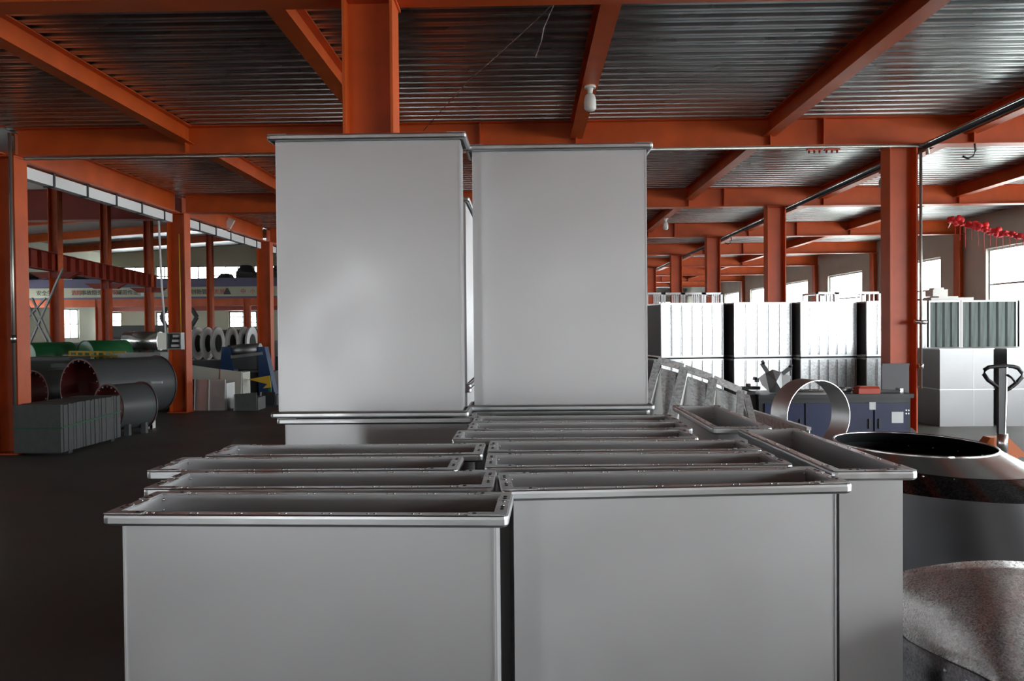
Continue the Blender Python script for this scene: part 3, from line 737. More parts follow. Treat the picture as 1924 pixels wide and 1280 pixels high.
# grey green boxes by the windows
for k, (xa_, xb_, n, lab) in enumerate(((1706, 1741, 2, 'bright box upper layer just past the orange column'), (1745, 1804, 4, 'grey green ribbed box upper layer past the orange column'), (1806, 1911, 6, 'wide grey green ribbed box below the nearest window'), (1915, 1990, 4, 'pale box cut by the picture edge, below the nearest window'))):
    A = at(xa_, 620, 15.4); B = at(xb_, 620, 15.4); mf = M['greygreen'] if k in (1, 2) else M['galv']
    crate(lab, A.x, 15.4, HB+.004, B.x-A.x, 1.1, HB+.03, 0, n, mf, 'upper boxes under the windows')
    crate(lab.replace('upper layer', 'lower layer').replace('below the', 'lower layer, below the'), A.x, 15.4, 0, B.x-A.x, 1.1, HB, 0, n, mf, 'lower boxes under the windows')
o = MB(); A = at(1745, 560, 15.7); B = at(1824, 560, 15.7)
FZ = 2*HB+.04
bt = thing('foam_board', 'white foam board lying on the grey green boxes', 'board', (A.x, 15.6, 2*HB+.04)); MB().box(0, B.x-A.x, 0, .8, 0, .06).build('board_slab', M['white'], bt); MB().box(.2, B.x-A.x-.25, .1, .7, .06, .09).build('board_sheet', M['white'], bt)
A = at(1727, 545, 15.7); tag(MB().box(0, .30, 0, .3, 0, .14).box(.05, .25, .05, .25, .14, .18).build('white_packet', M['white'], None, (A.x+.15, 15.6, 2*HB+.18)), 'white foam packet on top of the foam board', 'packet')
bpy.data.objects['white_packet'].location = (at(1748, 545, 15.9).x, 15.8, 2*HB+.132)
# plain boxes two high nearer, right
for k, (xa_, xb_, lab) in enumerate(((1766, 1869, 'beside the orange column'), (1892, 1995, 'behind the pallet truck handle'))):
    Yp = 12.9; A = at(xa_, 700, Yp); B = at(xb_, 700, Yp)
    for lev in (0, 1):
        h = .62 if lev == 0 else .665
        t = thing('sheet_box', ('plain smooth steel box, upper layer, ' if lev else 'plain smooth steel box, lower layer, ')+lab, 'box', (A.x, Yp, lev*.624), math.radians(2), 'smooth boxes two high')
        w = B.x-A.x
        MB().box(0, w, .0, 1.0, 0, h-.012).build('box_shell', M['boxsheet'], t)
        MB().box(-.01, w+.01, -.01, 1.01, h-.012, h).build('lid', M['flange'], t)
        MB().box(w*.62, w*.62+.006, -.004, 0, 0.01, h-.014).build('seam', M['flange'], t)

# ------------------------------------------------------------------ pallet truck
Yj = 8.6
def J(px, py, Y=Yj): return at(px, py, Y)
t = thing('pallet_truck', 'orange hand pallet truck with dark loop handle beside the steel boxes', 'pallet truck', (0,0,0))
hl = [J(1887, 735), J(1873, 726), J(1856, 714), J(1849, 704), J(1850, 695), J(1858, 690), J(1872, 688.5), J(1890, 688), J(1904, 689), J(1913, 692), J(1920, 700), J(1920, 709), J(1910, 720), J(1897, 730), J(1887, 735)]
MB().tube(hl, .022, 10).build('handle_loop', M['black'], t)
MB().tube([J(1889, 704)+Vector((0,-.03,0)), J(1896, 710)+Vector((0,-.05,0)), J(1903, 719)+Vector((0,-.05,0))], .012, 8).build('release_lever', M['black'], t)
MB().bar(J(1881, 692), J(1881, 820), .075, .045, up=(0,1,0)).build('tiller', M['char'], t)
MB().bar(J(1888, 690)+Vector((.01,-.02,0)), J(1886, 820)+Vector((.0,-.02,0)), .012, .02, up=(0,1,0)).build('control_rod', M['steel'], t)
MB().cyl(J(1883, 815), J(1883, 852), .055, 14).build('pump_column', M['steel'], t)
p = J(1884, 868); MB().cyl((p.x-.09, Yj, .09), (p.x-.02, Yj, .09), .09, 20).build('steering_wheel', M['black'], t); MB().cyl((p.x+.02, Yj, .09), (p.x+.09, Yj, .09), .09, 20).build('steering_wheel', M['black'], t)
MB().cyl((p.x-.12, Yj, .09), (p.x+.12, Yj, .09), .03, 10).build('axle', M['steel'], t); MB().cyl((p.x, Yj, .12), (p.x, Yj, .24), .06, 12).build('fork_crown', M['char'], t)
b = MB(); xs = p.x; b.hexa([(xs-.21,Yj+.12,.2),(xs+.36,Yj+.12,.2),(xs+.36,Yj+.30,.2),(xs-.21,Yj+.30,.2),(xs-.06,Yj+.12,.42),(xs+.14,Yj+.12,.42),(xs+.14,Yj+.26,.42),(xs-.06,Yj+.26,.42)])
b.build('mast_plate', M['jackorange'], t)
for x in (xs-.19, xs+.20): MB().box(x, x+.15, Yj+.28, Yj+1.35, .11, .20).build('fork', M['jackorange'], t); 
for x in (xs-.14, xs+.25): MB().cyl((x, Yj+1.2, .055), (x+.07, Yj+1.2, .055), .055, 14).build('load_wheel', M['black'], t)
# cable lying on the floor
b = MB(); b.tube([onz(1700, 842, .012), onz(1760, 846, .012), onz(1800, 848, .012), onz(1850, 846, .012), onz(1900, 852, .012), onz(1960, 850, .012)], .014, 6)
tag(b.build('floor_cable', M['black']), 'black cable lying on the floor behind the round elbow', 'cable')

# ------------------------------------------------------------------ conduits, lamps, garland
t = thing('wall_conduit', 'long thin conduit running beneath the cross beam behind the upright ducts', 'conduit', (0,0,0))
yb_ = ROW[4]-.14; zc = CZ+2.42
MB().tube([(XL+.33, yb_, zc-.02), (XR+.30, yb_, zc)], .022, 8).build('conduit_run', M['pipe'], t)
MB().tube([(XR+.30, yb_, zc), (XR+.33, yb_+.02, zc-.01), (XR+.33, yb_+.03, zc-.12)], .024, 8).build('elbow', M['pipe'], t)
for px_ in (1530, 1563):
    x = at(px_, 290, yb_).x; c = thing('clip_bracket', 'reddish clip cluster under the cross beam, ' + ('nearer the upright duct' if px_ == 1530 else 'nearer the orange column'), 'bracket', (x, yb_, zc-.03), group='clips under the beam')
    MB().box(-.10, .10, -.03, .03, -.02, .0).build('clip_bar', M['redplastic'], c)
    for q in range(3): MB().cyl((-.07+.07*q, 0, -.02), (-.07+.07*q, 0, -.055), .014, 8).build('clip_tooth', M['red'], c)
t = thing('column_conduit', 'pale conduit climbing the column beside the stack of dark plates', 'conduit', (0,0,0))
x = at(21, 400, ROW[4]-.17).x
MB().tube([(x, ROW[4]-.17, .6), (x, ROW[4]-.17, at(20, 250, ROW[4]-.17).z)], .022, 8).build('conduit_run', M['pipe'], t)
MB().cyl((x, ROW[4]-.17, 1.55), (x, ROW[4]-.17, 1.66), .035, 10).build('coupling', M['steel'], t)
t = thing('column_conduit', 'conduit with bright coupling down the column behind the blue cabinet', 'conduit', (0,0,0))
x = XR+.21
MB().tube([(x, ROW[4]-.17, at(1706, 728, ROW[4]).z), (x, ROW[4]-.17, zc-.1)], .02, 8).build('conduit_run', M['pipe'], t)
MB().tube([(x-.10, ROW[4]-.2, 1.735), (x+.02, ROW[4]-.2, 1.725), (x+.06, ROW[4]-.2, 1.725)], .03, 8).build('valve_body', M['steel'], t)
MB().cyl((x, ROW[4]-.17, 1.1), (x, ROW[4]-.17, 1.16), .034, 10).build('coupling', M['steel'], t)
t = thing('conduit_line', 'dark conduit with a bright edge running along the joists toward the far end', 'conduit', (0,0,0))
MB().tube([(5.39, 2.5, CZ+2.40), (5.39, YE-1, CZ+2.40)], .035, 8).build('conduit_run', M['char'], t)
MB().box(5.35, 5.43, 2.5, YE-1, CZ+2.437, CZ+2.447).build('top_strip', M['steel'], t)
for k, r in enumerate((4, 6)):
    c = at(1808 if k == 0 else 1402, 268 if k == 0 else 438, ROW[r]-.6); c = Vector((5.55+.5*(k == 0), ROW[r]-.08, CZ+2.38)); r_ = .10
    pts_ = [c+Vector((.04, 0, .06)), c+Vector((.05,0,-.02)), c+Vector((.02,0,-.10)), c+Vector((-.05,0,-.13)), c+Vector((-.12,0,-.10))]
    pts_ = [Vector((pts_[0].x, pts_[0].y, ZB+.004))] + pts_
    tag(MB().tube(pts_, .014, 8).build('cable_hook', M['black']), ['black curled cable hook under the cross beam by the conduit', 'small distant curled cable hook by the conduit'][k], 'hook')
# thin stray wires on the ceiling
tag(MB().tube([at(796, 245, 9.6), at(880, 152, 8.3), at(940, 100, 7.6), at(1000, 45, 7.0), at(1046, 0, 6.6), at(1060, -20, 6.5)], .006, 5).build('loose_wire', M['steel']), 'long thin bright wire strung diagonally under the deck', 'wire')
tag(MB().tube([at(1046, -4, 6.6), at(1036, 20, 6.7), at(1022, 52, 6.9), at(1016, 80, 7.1), at(1006, 108, 7.4)], .005, 5).build('loose_wire', M['steel']), 'short dangling wire hanging from the long diagonal wire', 'wire')
# bulbs
def bulb(x, y, label, grp=None):
    t = thing('ceiling_bulb', label, 'lamp', (x, y, ZJ-.001), 0, grp)
    MB().cyl((0,0,0), (0,0,-.025), .062, 20).build('lamp_base', M['white'], t)
    b = MB(); b.cyl((0,0,-.025), (0,0,-.085), .034, 16, .026); b.build('socket', M['white'], t)
    b = MB(); rs = [b.circ((0,0,z), (0,0,1), r, 20) for z, r in ((-.085,.026),(-.10,.048),(-.13,.060),(-.18,.066),(-.24,.064),(-.262,.05),(-.27,.02))]
    b.rings(rs[::-1], cap0=True, cap1=True); b.build('bulb_globe', M['white'], t)
bulb(.70, 8.35, 'white bulb lamp under the joist above the smudged upright duct')
bulb(6.08, at(1645, 350, 13.3).y, 'white bulb lamp beside the orange column, in the second bay')
for y in (18.6, 23.8, 29.1, 34.4): bulb(3.34 if y > 18 else 6.08, y, 'tiny distant white bulb lamp in the far bays', 'distant bulbs')
# garland
t = thing('paper_garland', 'red paper flower garland hanging near the window wall', 'garland', (0,0,0))
ga = [at(1790, 412, 17.2), at(1812, 420, 16.6), at(1840, 426, 16.0), at(1866, 436, 15.4), at(1895, 438, 14.8), at(1924, 446, 14.2), at(1980, 452, 13.5)]
MB().tube([at(1782, 428, ROW[6]-.2)] + ga, .012, 5).build('string', M['redplastic'], t)
def gp(s):
    x = s*(len(ga)-1); i = min(int(x), len(ga)-2); return ga[i].lerp(ga[i+1], x-i)
for k in range(15):
    p = gp(k/14); r_ = .13 if k in (0, 1, 4, 5, 8, 12) else .085; b = MB()
    for q in range(9):
        v = Vector((random.uniform(-1,1), random.uniform(-1,1), random.uniform(-.6,.6)))*r_*.75; b.ball(p+v, r_*random.uniform(.35,.55), 6)
    b.build('paper_flower', M['garland'], t)
for k in range(14):
    p = gp((k+.5)/14); MB().bar(p, p-Vector((0,0,.30+.1*(k % 3))), .006).build('tassel', M['garland'], t)

# ------------------------------------------------------------------ tall hall and its contents (behind the edge columns)
# stack of dull plates standing on edge, strapped
c0 = at(115, 851, 10.4); a = PI/2; Ls = 1.55; hs = at(113, 761, c0.y).z - c0.z
t = thing('plate_stack', 'strapped block of dull grey steel plates standing on edge on the dark floor', 'plate stack', (c0.x, c0.y, c0.z), a)
npl = 26; tk = Ls/npl; pm = None; dps = c0.x + 7.03
for q in (.2, 1.3): MB().box(q, q+.1, .02, dps-.02, -c0.z, 0).build('timber_batten', M['oliveplant'], t)
for k in range(npl):
    if pm is None:
        pm = MB().box(0, tk-.004, 0, dps, .0, hs).build('plate', M['platestack'], t)
    else:
        o = link('plate', pm.data, t, (tk*k, random.uniform(-.008, .008), 0)); o.scale.z = random.choice((1, 1, .995, .985, 1.0)); 
MB().hexa([(-.004,-.016,hs*.50),(Ls,-.016,hs*.60),(Ls,-.010,hs*.60),(-.004,-.010,hs*.50),(-.004,-.016,hs*.53),(Ls,-.016,hs*.63),(Ls,-.010,hs*.63),(-.004,-.010,hs*.53)]).build('strap', M['strap'], t)
MB().box(-.010, -.004, -.012, dps+.01, hs*.50, hs*.53).build('strap', M['strap'], t)
# fan housings
def housing(name, label, c, ax, r, L_, legs=True):
    c = Vector(c); ax = Vector(ax).normalized(); t = thing(name, label, 'fan housing', (0,0,0), 0, 'round fan housings')
    MB().pipe(c, c+ax*L_, r, .012, 48, m=0, mi=1, mr=1).build('housing_shell', [M['fangrey'], M['fanred']], t)
    for s in (0, .985): MB().pipe(c+ax*L_*s, c+ax*(L_*s+.02), r+.02, .03, 48, m=0, mi=1, mr=1).build('end_flange', [M['fangrey'], M['fanred']], t)
    b = MB(); ring_ = b.circ(c-ax*.004, ax, r-.03, 20)
    for p in ring_: b.cyl(p-ax*.01, p+ax*.01, .014, 8)
    o = b.build('flange_bolts', M['fangrey'], t); o['kind'] = 'stuff'
    b = MB()
    for q in (.25, .75):
        m = c+ax*L_*q; sd = ax.cross(Vector((0,0,1))).normalized()
        for s in (-1, 1):
            f = m+sd*s*r*.7; MB().box(f.x-.04, f.x+.04, f.y-.04, f.y+.04, 0, f.z-r*.70).build('foot', M['fangrey'], t)
    return t
p = at(150, 742, 14.2); h1 = housing('fan_housing', 'large grey fan housing with red lined open end behind the plate stack', (p.x, 14.2, .62), (.42, .9, 0), .56, 1.7)
MB().box(p.x+1.02, p.x+1.24, 14.85, 14.87, .68, .72).build('name_label', M['paper'], h1)
p = at(203, 772, 12.4); h2 = housing('fan_housing', 'smaller grey fan housing with bolted red rim beside the plate stack', (p.x, 12.4, .45), (.45, .9, 0), .38, .62)
p = at(60, 722, 15.2); housing('fan_housing', 'grey fan housing beside the picture edge column, mostly dark', (p.x, 15.2, .5), (.3, .95, 0), .42, .8)
for i in range(6):
    a = PI/3*i; cc = Vector((at(150, 742, 14.2).x, 14.2, .62))+Vector((.42,.9,0)).normalized()*.5
    MB().bar(cc, cc+Vector((math.cos(a)*.45*.9, -math.cos(a)*.45*.42, math.sin(a)*.45)), .16, .02, up=(.42,.9,0)).build('blade', M['fanred'], h1)
A = onz(268, 806, 0); t = thing('white_bracket', 'small white angle bracket on the floor beside the fan housing', 'bracket', (A.x, A.y, 0))
MB().box(0, .16, 0, .03, 0, .17).build('bracket_plate', M['white'], t); MB().box(.13, .16, 0, .14, 0, .24).build('bracket_arm', M['white'], t)
# leaning and standing sheets
def standing_sheets(name, label, xs, ytop, ybot, Y, m, tilt=.0, slope=0):
    t = thing(name, label, 'steel panel', (0,0,0))
    for k in range(len(xs)-1):
        A = at(xs[k], ytop[k], Y); B = at(xs[k+1]-1, ytop[k+1], Y); zt1, zt2 = A.z, B.z
        z0 = at(xs[k], ybot, Y).z; z0 = max(z0, .0)
        MB().hexa([(A.x,Y-tilt,z0),(B.x,Y-tilt,z0),(B.x,Y-tilt+.03,z0),(A.x,Y-tilt+.03,z0),(A.x,Y,zt1),(B.x,Y,zt2),(B.x,Y+.03,zt2),(A.x,Y+.03,zt1)]).build('panel', m, t)
        MB().bar((A.x+.012, Y-tilt-.01, z0), (A.x+.012, Y-.01, zt1), .025, .02, up=(0,1,0)).build('folded_edge', M['steel'], t)
    MB().box(at(xs[0],700,Y).x, at(xs[-1],700,Y).x, Y+.03, Y+.5, 0, max(.1, A.z-.08)).build('back_block', m, t)
    return t
standing_sheets('standing_panel_row', 'three smooth satin panels standing in a row on the dark floor', [345, 364, 391, 424], [713, 713, 714, 714], 774, 16.3, M['satin'], .05)
standing_sheets('pale_panel_pair', 'two tall pale panels with a sloping top behind the satin panels', [357, 413, 455], [686, 694, 699], 772, 17.2, M['sheet'], .1)
standing_sheets('dark_panel', 'low dark steel panel standing beside the satin panels', [440, 483], [741, 738], 774, 16.2, M['platestack'], .03)
standing_sheets('dark_panel', 'dark low box shape between the dark panel and the upright duct', [490, 518], [737, 737], 774, 17.3, M['char'], .03)
# blue decoiler
Yb = 20.0
def B_(px, py, Y=Yb): return at(px, py, Y)
t = thing('decoiler', 'dark blue machine frame with grey panel between two sloped uprights', 'machine', (0,0,0))
for (x0, x1, x2, x3) in ((417, 432, 408, 446), (484, 497, 486, 516)):
    pts_ = [B_(x2, 722), B_(x3, 722)]; top_ = [B_(x0, 652), B_(x1, 652)]
    Bm = MB(); Bm.hexa([(pts_[0].x,Yb,0),(pts_[1].x,Yb,0),(pts_[1].x,Yb+.3,0),(pts_[0].x,Yb+.3,0),(top_[0].x,Yb,top_[0].z),(top_[1].x,Yb,top_[1].z),(top_[1].x,Yb+.3,top_[0].z),(top_[0].x,Yb+.3,top_[0].z)]); Bm.build('upright', M['blueframe'], t)
A = B_(436, 694); C = B_(492, 668); MB().box(A.x, C.x, Yb+.05, Yb+.25, A.z, C.z).build('front_panel', M['fangrey'], t)
MB().bar(B_(434, 671), B_(494, 664), .05, .08).build('guide_bar', M['dull'], t)
MB().cyl(B_(430, 660, Yb+.2), B_(490, 656, Yb+.2), .16, 16).build('drum', M['dull'], t)
A = B_(432, 740); C = B_(505, 700); MB().box(A.x, C.x, Yb+.1, Yb+1.0, 0, C.z).build('machine_base', M['char'], t)
t = thing('yellow_plate', 'bright yellow angular plate leaning beside the upright duct', 'plate', (0,0,0))
b = MB(); Yy = 17.6; sh_ = [(466, 713), (506, 706), (509, 728), (494, 730), (502, 722)]
P1 = [at(x, y, Yy) for x, y in sh_]; P2 = [p+Vector((0,.03,0)) for p in P1]
i = b.pts(P1); j = b.pts(P2); b.face(range(i, i+5)); b.face(range(j+4, j-1, -1))
for k in range(5): b.face((i+k, j+k, j+(k+1) % 5, i+(k+1) % 5))
b.build('plate_face', M['yellow'], t); p = at(506, 715, Yy+.02); MB().box(p.x-.03, p.x+.03, Yy+.03, Yy+.08, 0, p.z+.1).build('post', M['green'], t)
p = at(461, 705, Yy+.3); o = thing('yellow_valve', 'small yellow handwheel beside the pale panels', 'handwheel', (0,0,0)); MB().cyl((p.x, Yy+.3, p.z), (p.x, Yy+.34, p.z), .07, 14).build('rim', M['yellow'], o); MB().box(p.x-.03, p.x+.03, Yy+.34, Yy+.40, 0, p.z).build('stand', M['char'], o)
# steel coils in a row
Yk = 27.0
rk0 = at(352, 676, Yk); rk1 = at(478, 676, Yk)
t = thing('coil_rack', 'long dark rack under the row of upright steel coils', 'rack', (0,0,0))
MB().box(rk0.x-.6, rk1.x+.5, Yk-.3, Yk+1.0, 0, rk0.z-.02).build('rack_body', M['char'], t)
for k, (px_, wd) in enumerate(((354, 10), (373, 25), (392, 22), (411, 20), (438, 20), (462, 19), (475, 12))):
    Yc_ = Yk+.02*k; p = at(px_, 643, Yc_); R = 31*Yc_/F; rx = None
    nrm = Vector((-.82, -.57, 0)) if True else None
    t = thing('steel_coil', 'bright galvanised steel coil standing upright in the row, ' + ['half behind the box column','first full ring','second full ring','third full ring','fourth full ring','fifth full ring','last, by the decoiler column'][k], 'steel coil', (0,0,0), 0, 'upright steel coils')
    nn = Vector((1, 0, 0)); cz_ = rk0.z-.015+R
    b = MB(); c = Vector((p.x, Yc_, cz_)); e = c - nn*.07
    n_ = 40; b.rings([b.circ(c, nn, R, n_), b.circ(c, nn, R*.55, n_)], sm=False); b.rings([b.circ(c, nn, R*.55, n_), b.circ(e, nn, R*.55, n_)]); b.rings([b.circ(e, nn, R, n_), b.circ(c, nn, R, n_)]); b.rings([b.circ(e, nn, R*.55, n_), b.circ(e, nn, R, n_)], sm=False)
    b.build('coil_winding', M['coil'], t)
    MB().cyl(c-nn*.065, c-nn*.02, R*.53, 24).build('coil_core', M['oliveplant'], t)
# lying coil and green wrapped coils
p0 = at(236, 641, 23.5); p1 = at(302, 641, 23.5)
t = thing('lying_coil', 'wide steel coil lying sideways with a bright stripe, before the box column', 'steel coil', (0,0,0)); MB().cyl(p0, p1, .29, 28).build('coil_winding', M['steel'], t)
MB().cyl(at(215, 641, 23.5), p0, .12, 16).build('mandrel', M['dull'], t); MB().box(p0.x+.1, p0.x+.3, 23.3, 23.7, 0, p0.z-.27).build('stand', M['char'], t); MB().box(p1.x-.3, p1.x-.1, 23.3, 23.7, 0, p0.z-.27).build('stand', M['char'], t)
for k, (px_, py_, lab) in enumerate(((160, 668, 'green wrapped round cover behind the yellow railing'), (52, 672, 'green wrapped round cover beside the picture edge column'))):
    Yg = 20.5; p = at(px_, py_, Yg); t = thing('green_drum', lab, 'drum', (0,0,0), 0, 'green drums')
    MB().cyl((p.x, Yg, p.z), (p.x+.55, Yg+1.0, p.z), .40, 28).build('drum_body', M['green'], t); MB().box(p.x-.1, p.x+.6, Yg+.2, Yg+.8, 0, p.z-.3).build('drum_stand', M['char'], t)
    MB().pipe((p.x-.006, Yg-.012, p.z), (p.x, Yg, p.z), .405, .03, 28).build('end_ring', M['strap'], t)
t = thing('yellow_railing', 'low orange yellow railing before the green drums', 'railing', (0,0,0)); Yg = 19.0
for yy in (661, 669, 677): MB().bar(at(130, yy, Yg), at(236, yy+1, Yg), .045).build('rail', M['yellow'], t)
for k in range(9):
    p = at(131+13*k, 661, Yg); MB().box(p.x-.02, p.x+.02, Yg-.02, Yg+.02, 0, p.z).build('post', M['yellow'], t)
# dark low machinery between
for k, (xa_, xb_, yt, Y, lab, m) in enumerate(((42, 130, 672, 18.0, 'low dark machine bed behind the fan housings', 'oliveplant'), (225, 300, 664, 18.4, 'grey machine table beneath the lying coil', 'dull'), (266, 296, 690, 17.0, 'dark upright tank beside the box column', 'char'),
        (100, 215, 684, 16.9, 'long dark workbench behind the large fan housing', 'char'), (210, 300, 612, 38, 'tall grey cabinet row against the tall hall wall', 'fangrey'), (60, 200, 645, 36, 'dark machinery row under the lower hall windows', 'oliveplant'), (376, 480, 620, 40, 'dark storage row behind the upright coils', 'oliveplant'), (505, 540, 640, 26, 'pale machine part beside the upright duct', 'dull'))):
    A = at(xa_, yt, Y); B = at(xb_, yt, Y); t = thing('machine', lab, 'machine', (A.x, Y, 0))
    if m == 'char' and k == 2:
        MB().cyl(((B.x-A.x)/2, .4, .0), ((B.x-A.x)/2, .4, A.z-.06), .3, 24).build('tank_body', M['char'], t); MB().cyl(((B.x-A.x)/2, .4, A.z-.06), ((B.x-A.x)/2, .4, A.z), .32, 24).build('tank_lid', M['fangrey'], t); continue
    w = B.x-A.x; MB().box(0, w, 0, .8, 0, A.z-.08).build('machine_body', M[m], t); MB().box(-.03, w+.03, -.04, .84, A.z-.08, A.z).build('top', M['dull' if m == 'dull' else 'fangrey'], t)
    for q in range(3): MB().box(w*(.08+.3*q), w*(.30+.3*q), -.03, 0, .1, A.z*.6).build('door', M['char'], t)
# hall columns and crane runway
for k, (px_, Y, zt_, lab) in enumerate(((107, 26.5, 8.0, 'orange tall hall column nearest the picture edge, under the crane runway'), (201, 33, 8.0, 'orange tall hall column in the middle, under the crane runway'), (281, 36.5, 8.2, 'orange tall hall column ending the crane runway'),
        (396, 46, 8.6, 'orange tall hall column behind the upright coils'), (187, 50.2, 5.0, 'orange mezzanine post beside the lower hall window'), (465, 50.2, 4.0, 'slim mezzanine post behind the coils'))):
    p = at(px_, 600, Y); t = thing('hall_column', lab, 'column', (p.x, Y, 0)); w = .17 if k < 4 else .2
    b = MB(); b.box(-w, -w+.03, -.15, .15, 0, zt_); b.box(w-.03, w, -.15, .15, 0, zt_); b.box(-w+.03, w-.03, -.02, .02, 0, zt_); b.build('column_shaft', M['orange'], t)
    if k < 3:
        MB().hexa([(-.5,-.1,3.55),(.5,-.1,3.55),(.5,.1,3.55),(-.5,.1,3.55),(-.9,-.1,3.78),(.9,-.1,3.78),(.9,.1,3.78),(-.9,.1,3.78)]).build('corbel', M['red'], t)
A = at(40, 474, 24.0); B = at(292, 523, 37.2)
A.z = B.z = 4.0; t = thing('crane_runway', 'dark red crane runway girder with stiffener plates in the tall hall', 'crane girder', (0,0,0))
d = (B-A).normalized(); A = A-d*6
Lr = (B-A).length; an = math.atan2(d.y, d.x); t.location = (A.x, A.y, 3.78); t.rotation_euler.z = an-PI/2
ibeam_mb(Lr, .62, .30, .02, 'y').build('beam_section', M['red'], t); so = None
for k in range(26):
    yy = Lr*(k+.5)/26
    if so is None: so = MB().box(-.14, .14, -.012, .012, .02, .60).build('stiffener', M['red'], t, (0, yy, 0))
    else: link('stiffener', so.data, t, (0, yy, 0))
A = at(-60, 382, 34); B = at(330, 382, 34)
t = thing('crane_bridge', 'wide dark red crane bridge girder crossing the tall hall', 'crane girder', (A.x, 34, at(200, 411, 34).z))
hh = at(200, 357, 34).z-at(200, 411, 34).z
MB().box(0, XL-.6-A.x, 0, .5, 0, hh).build('box_girder', M['red'], t); MB().box(0, XL-.6-A.x, -.06, .56, hh, hh+.05).build('top_rail', M['red'], t); MB().box(0, XL-.6-A.x, -.06, .56, -.04, 0).build('bottom_flange', M['red'], t)
# lattice mast behind the picture edge column
t = thing('lattice_mast', 'thin grey crossed lattice bracing beside the picture edge column', 'lattice', (0,0,0)); Yl = 25.2
for (a0, a1) in (((52, 655), (118, 505)), ((60, 560), (100, 650)), ((50, 600), (86, 560)), ((46, 560), (88, 642))):
    MB().bar(at(*a0, Yl), at(*a1, Yl), .07, .05).build('brace', M['dull'], t)
p = at(50, 600, Yl); MB().box(p.x-.05, p.x+.05, Yl-.05, Yl+.05, 0, 5).build('mast_leg', M['dull'], t)
# mezzanine with banner
Ym = 50.0; zb = at(260, 562, Ym).z; zt_ = at(260, 537, Ym).z
X0, X1 = at(-30, 550, Ym).x, XL+1.2
t = thing('mezzanine', 'distant mezzanine floor with a lettered banner along its edge, in the tall hall', 'mezzanine', (0,0,0))
MB().box(X0, X1, Ym, YF-.3, zb, zb+.25).build('mezzanine_slab', M['slab'], t)
MB().box(X0, X1, Ym-.06, Ym, zb, zt_+.45).build('edge_board', M['purple'], t)
MB().box(X0, X1, Ym-.10, Ym-.06, zb+.12, zt_-.12).build('banner', M['banner'], t)
MB().box(X0, X1, Ym+.1, Ym+.4, zb-.50, zb).build('edge_beam', M['orange'], t)
MB().box(X0, X1, YF-.9, YF-.6, zb-.50, zb).build('edge_beam', M['red'], t)
def lettering(txt, px_, m, size, par):
    cu = bpy.data.curves.new('lettering', 'FONT'); cu.body = txt; cu.size = size; cu.extrude = .004; cu.resolution_u = 1
    o = bpy.data.objects.new('lettering_curve', cu); COL.objects.link(o); bpy.context.view_layer.update()
    me = bpy.data.meshes.new_from_object(o.evaluated_get(bpy.context.evaluated_depsgraph_get())); bpy.data.objects.remove(o)
    me.materials.clear(); me.materials.append(m)
    q = link('lettering', me, par); p = at(px_, 550, Ym); q.location = (p.x, Ym-.115, zb+.30); q.rotation_euler.x = PI/2
    q.scale.x = 1.0
zl = .36
for txt, px_, m in (('消除', 136, 'textred'), ('事故隐患', 154, 'textdark'), ('实现', 202, 'textred'), ('规范作业', 221, 'textdark'), ('创新管理', 360, 'textdark'), ('求发展', 393, 'textred'), ('安全生产', 70, 'textdark'), ('中', 453, 'textred'), ('小', 471, 'textred')):
    lettering(txt, px_, M[m], zl, t)
MB().box(at(266,540,Ym).x, at(284,540,Ym).x, Ym-.12, Ym-.10, zb+.2, zt_-.14).build('banner_picture', M['paper'], t); MB().box(at(264,540,Ym).x, at(278,540,Ym).x, Ym-.125, Ym-.12, zt_-.26, zt_-.16).build('banner_flag', M['textred'], t)
b = MB(); p = at(428, 550, Ym); b.hexa([(p.x-.25,Ym-.12,zb+.25),(p.x+.25,Ym-.12,zb+.25),(p.x+.25,Ym-.10,zb+.25),(p.x-.25,Ym-.10,zb+.25),(p.x-.05,Ym-.12,zb+.65),(p.x+.05,Ym-.12,zb+.65),(p.x+.05,Ym-.10,zb+.65),(p.x-.05,Ym-.10,zb+.65)]); b.build('banner_emblem', M['textdark'], t)
for k, (xa_, xb_, yt, lab) in enumerate(((40, 72, 512, 'dark goods on the mezzanine at the picture edge'), (75, 100, 520, 'low dark goods on the mezzanine under the runway'), (132, 164, 514, 'dark roll on the mezzanine before the window'), (222, 260, 526, 'low goods pile on the mezzanine by the middle column'), (403, 436, 514, 'machine parts on the mezzanine beside the dark crate'), (440, 476, 498, 'large dark crate on the mezzanine above the banner'), (506, 530, 500, 'dark tarpaulin heap on the mezzanine by the upright duct'))):
    A = at(xa_, yt, Ym+1); B = at(xb_, yt, Ym+1); t = thing('stored_goods', lab, 'goods', (A.x, Ym+1, zb+.251), 0); hh = A.z-zb-.25; w = B.x-A.x
    b = MB(); b.hexa([(0,0,0),(w,0,0),(w,1.2,0),(0,1.2,0),(w*.08,.05,hh*.8),(w*.95,.05,hh*.75),(w*.9,1.1,hh*.8),(.05,1.1,hh*.8)]); b.build('goods_body', M['oliveplant'], t)
    MB().hexa([(w*.1,.1,hh*.8),(w*.85,.1,hh*.8),(w*.85,1,hh*.8),(w*.1,1,hh*.8),(w*.3,.2,hh),(w*.7,.2,hh),(w*.7,.9,hh),(w*.3,.9,hh)]).build('goods_top', M['char'], t)
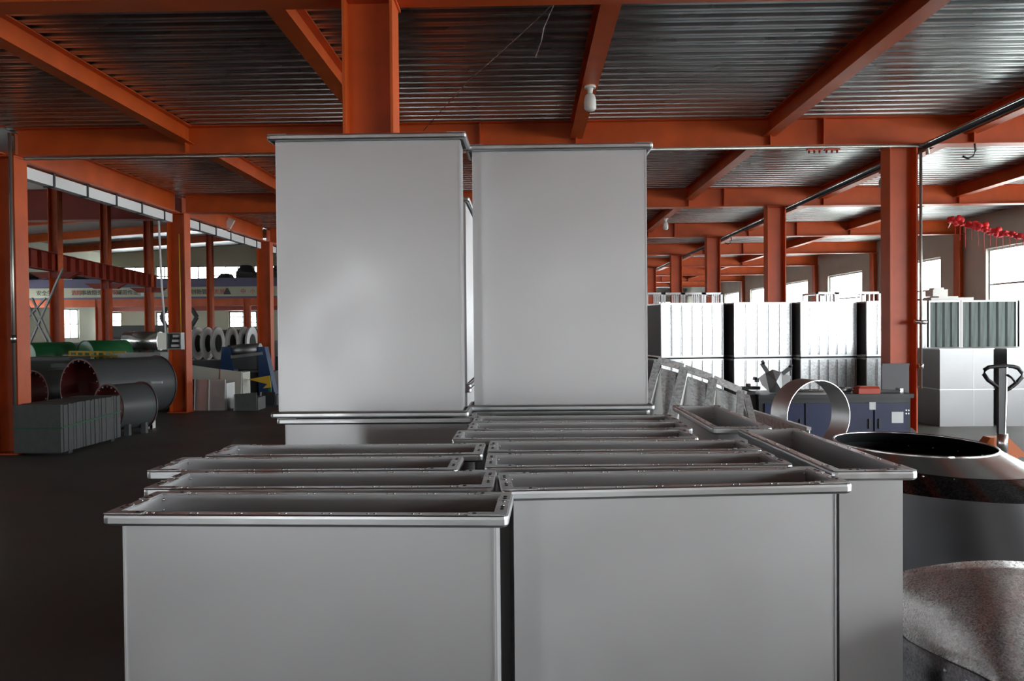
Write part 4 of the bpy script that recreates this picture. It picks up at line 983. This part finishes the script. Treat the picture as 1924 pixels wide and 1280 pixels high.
# hexagonal dark hoop seen against the lower window
t = thing('hexagon_hoop', 'dark hexagonal hoop in front of the lower hall window behind the box column', 'hoop', (0,0,0)); Yx = 40
hx = [at(x, y, Yx) for x, y in ((312, 580), (360, 580), (370, 596), (360, 613), (312, 613), (303, 596))]
for k in range(6): MB().bar(hx[k], hx[(k+1) % 6], .16, .2, up=(0,1,0)).build('hoop_side', M['char'], t)
MB().box(hx[3].x-.1, hx[3].x+.1, Yx-.1, Yx+.1, 0, hx[3].z).build('stand', M['char'], t)
# electrical box on the column, its door and cord
Ye = ROW[5]-.19
A = at(313, 657, Ye-.16); B = at(340, 625, Ye-.16)
t = thing('electrical_box', 'open grey electrical box with dark inside fixed to the orange column', 'electrical box', (0,0,0))
b = MB(); w = .025; b.box(A.x, B.x, Ye-.02, Ye, A.z, B.z); b.box(A.x, B.x, Ye-.16, Ye-.02, B.z-w, B.z); b.box(A.x, B.x, Ye-.16, Ye-.02, A.z, A.z+w); b.box(A.x, A.x+w, Ye-.16, Ye-.02, A.z+w, B.z-w); b.box(B.x-w, B.x, Ye-.16, Ye-.02, A.z+w, B.z-w)
b.build('box_case', M['dull'], t); MB().box(A.x+w, B.x-w, Ye-.03, Ye-.021, A.z+w, B.z-w).build('back_board', M['char'], t)
for k in range(3): MB().box(A.x+.06+.02*k, B.x-.07, Ye-.09, Ye-.03, A.z+.05+.1*k, A.z+.10+.1*k).build('breaker', M['white'], t)
D = at(297, 655, Ye-.22); MB().hexa([(A.x, Ye-.16, A.z), (D.x, Ye-.24, A.z), (D.x, Ye-.225, A.z), (A.x, Ye-.145, A.z), (A.x, Ye-.16, B.z), (D.x, Ye-.24, B.z), (D.x, Ye-.225, B.z), (A.x, Ye-.145, B.z)]).build('door', M['sheet'], t)
tag(MB().tube([at(298, 408, Ye-.10), at(301, 480, Ye-.09), at(304, 540, Ye-.09), at(311, 626, Ye-.09)], .022, 8).build('hanging_cord', M['tray']), 'pale cord hanging from the tray down to the electrical box', 'cord')
tag(MB().tube([at(336, 440, Ye-.05), at(338, 530, Ye-.05), at(340, 625, Ye-.05)], .012, 8).build('column_wire', M['yellow']), 'thin yellowish wire down the face of the box column', 'wire')
# floodlight under girder
p = at(430, 421, 18.6); t = thing('floodlight', 'small white floodlight fixed under the edge girder tray', 'floodlight', (0,0,0))
MB().bar(p+Vector((-.06,0,-.12)), p+Vector((.08,0,.12)), .16, .06, up=(0,1,0)).build('lamp_head', M['white'], t); MB().bar(p+Vector((-.1,0,0)), p+Vector((-.02,.05,0)), .08, .08).build('lamp_back', M['char'], t); MB().bar(p+Vector((0,.03,0)), Vector((XL+.02, 18.6, ZB+.01)), .02).build('bracket', M['char'], t)
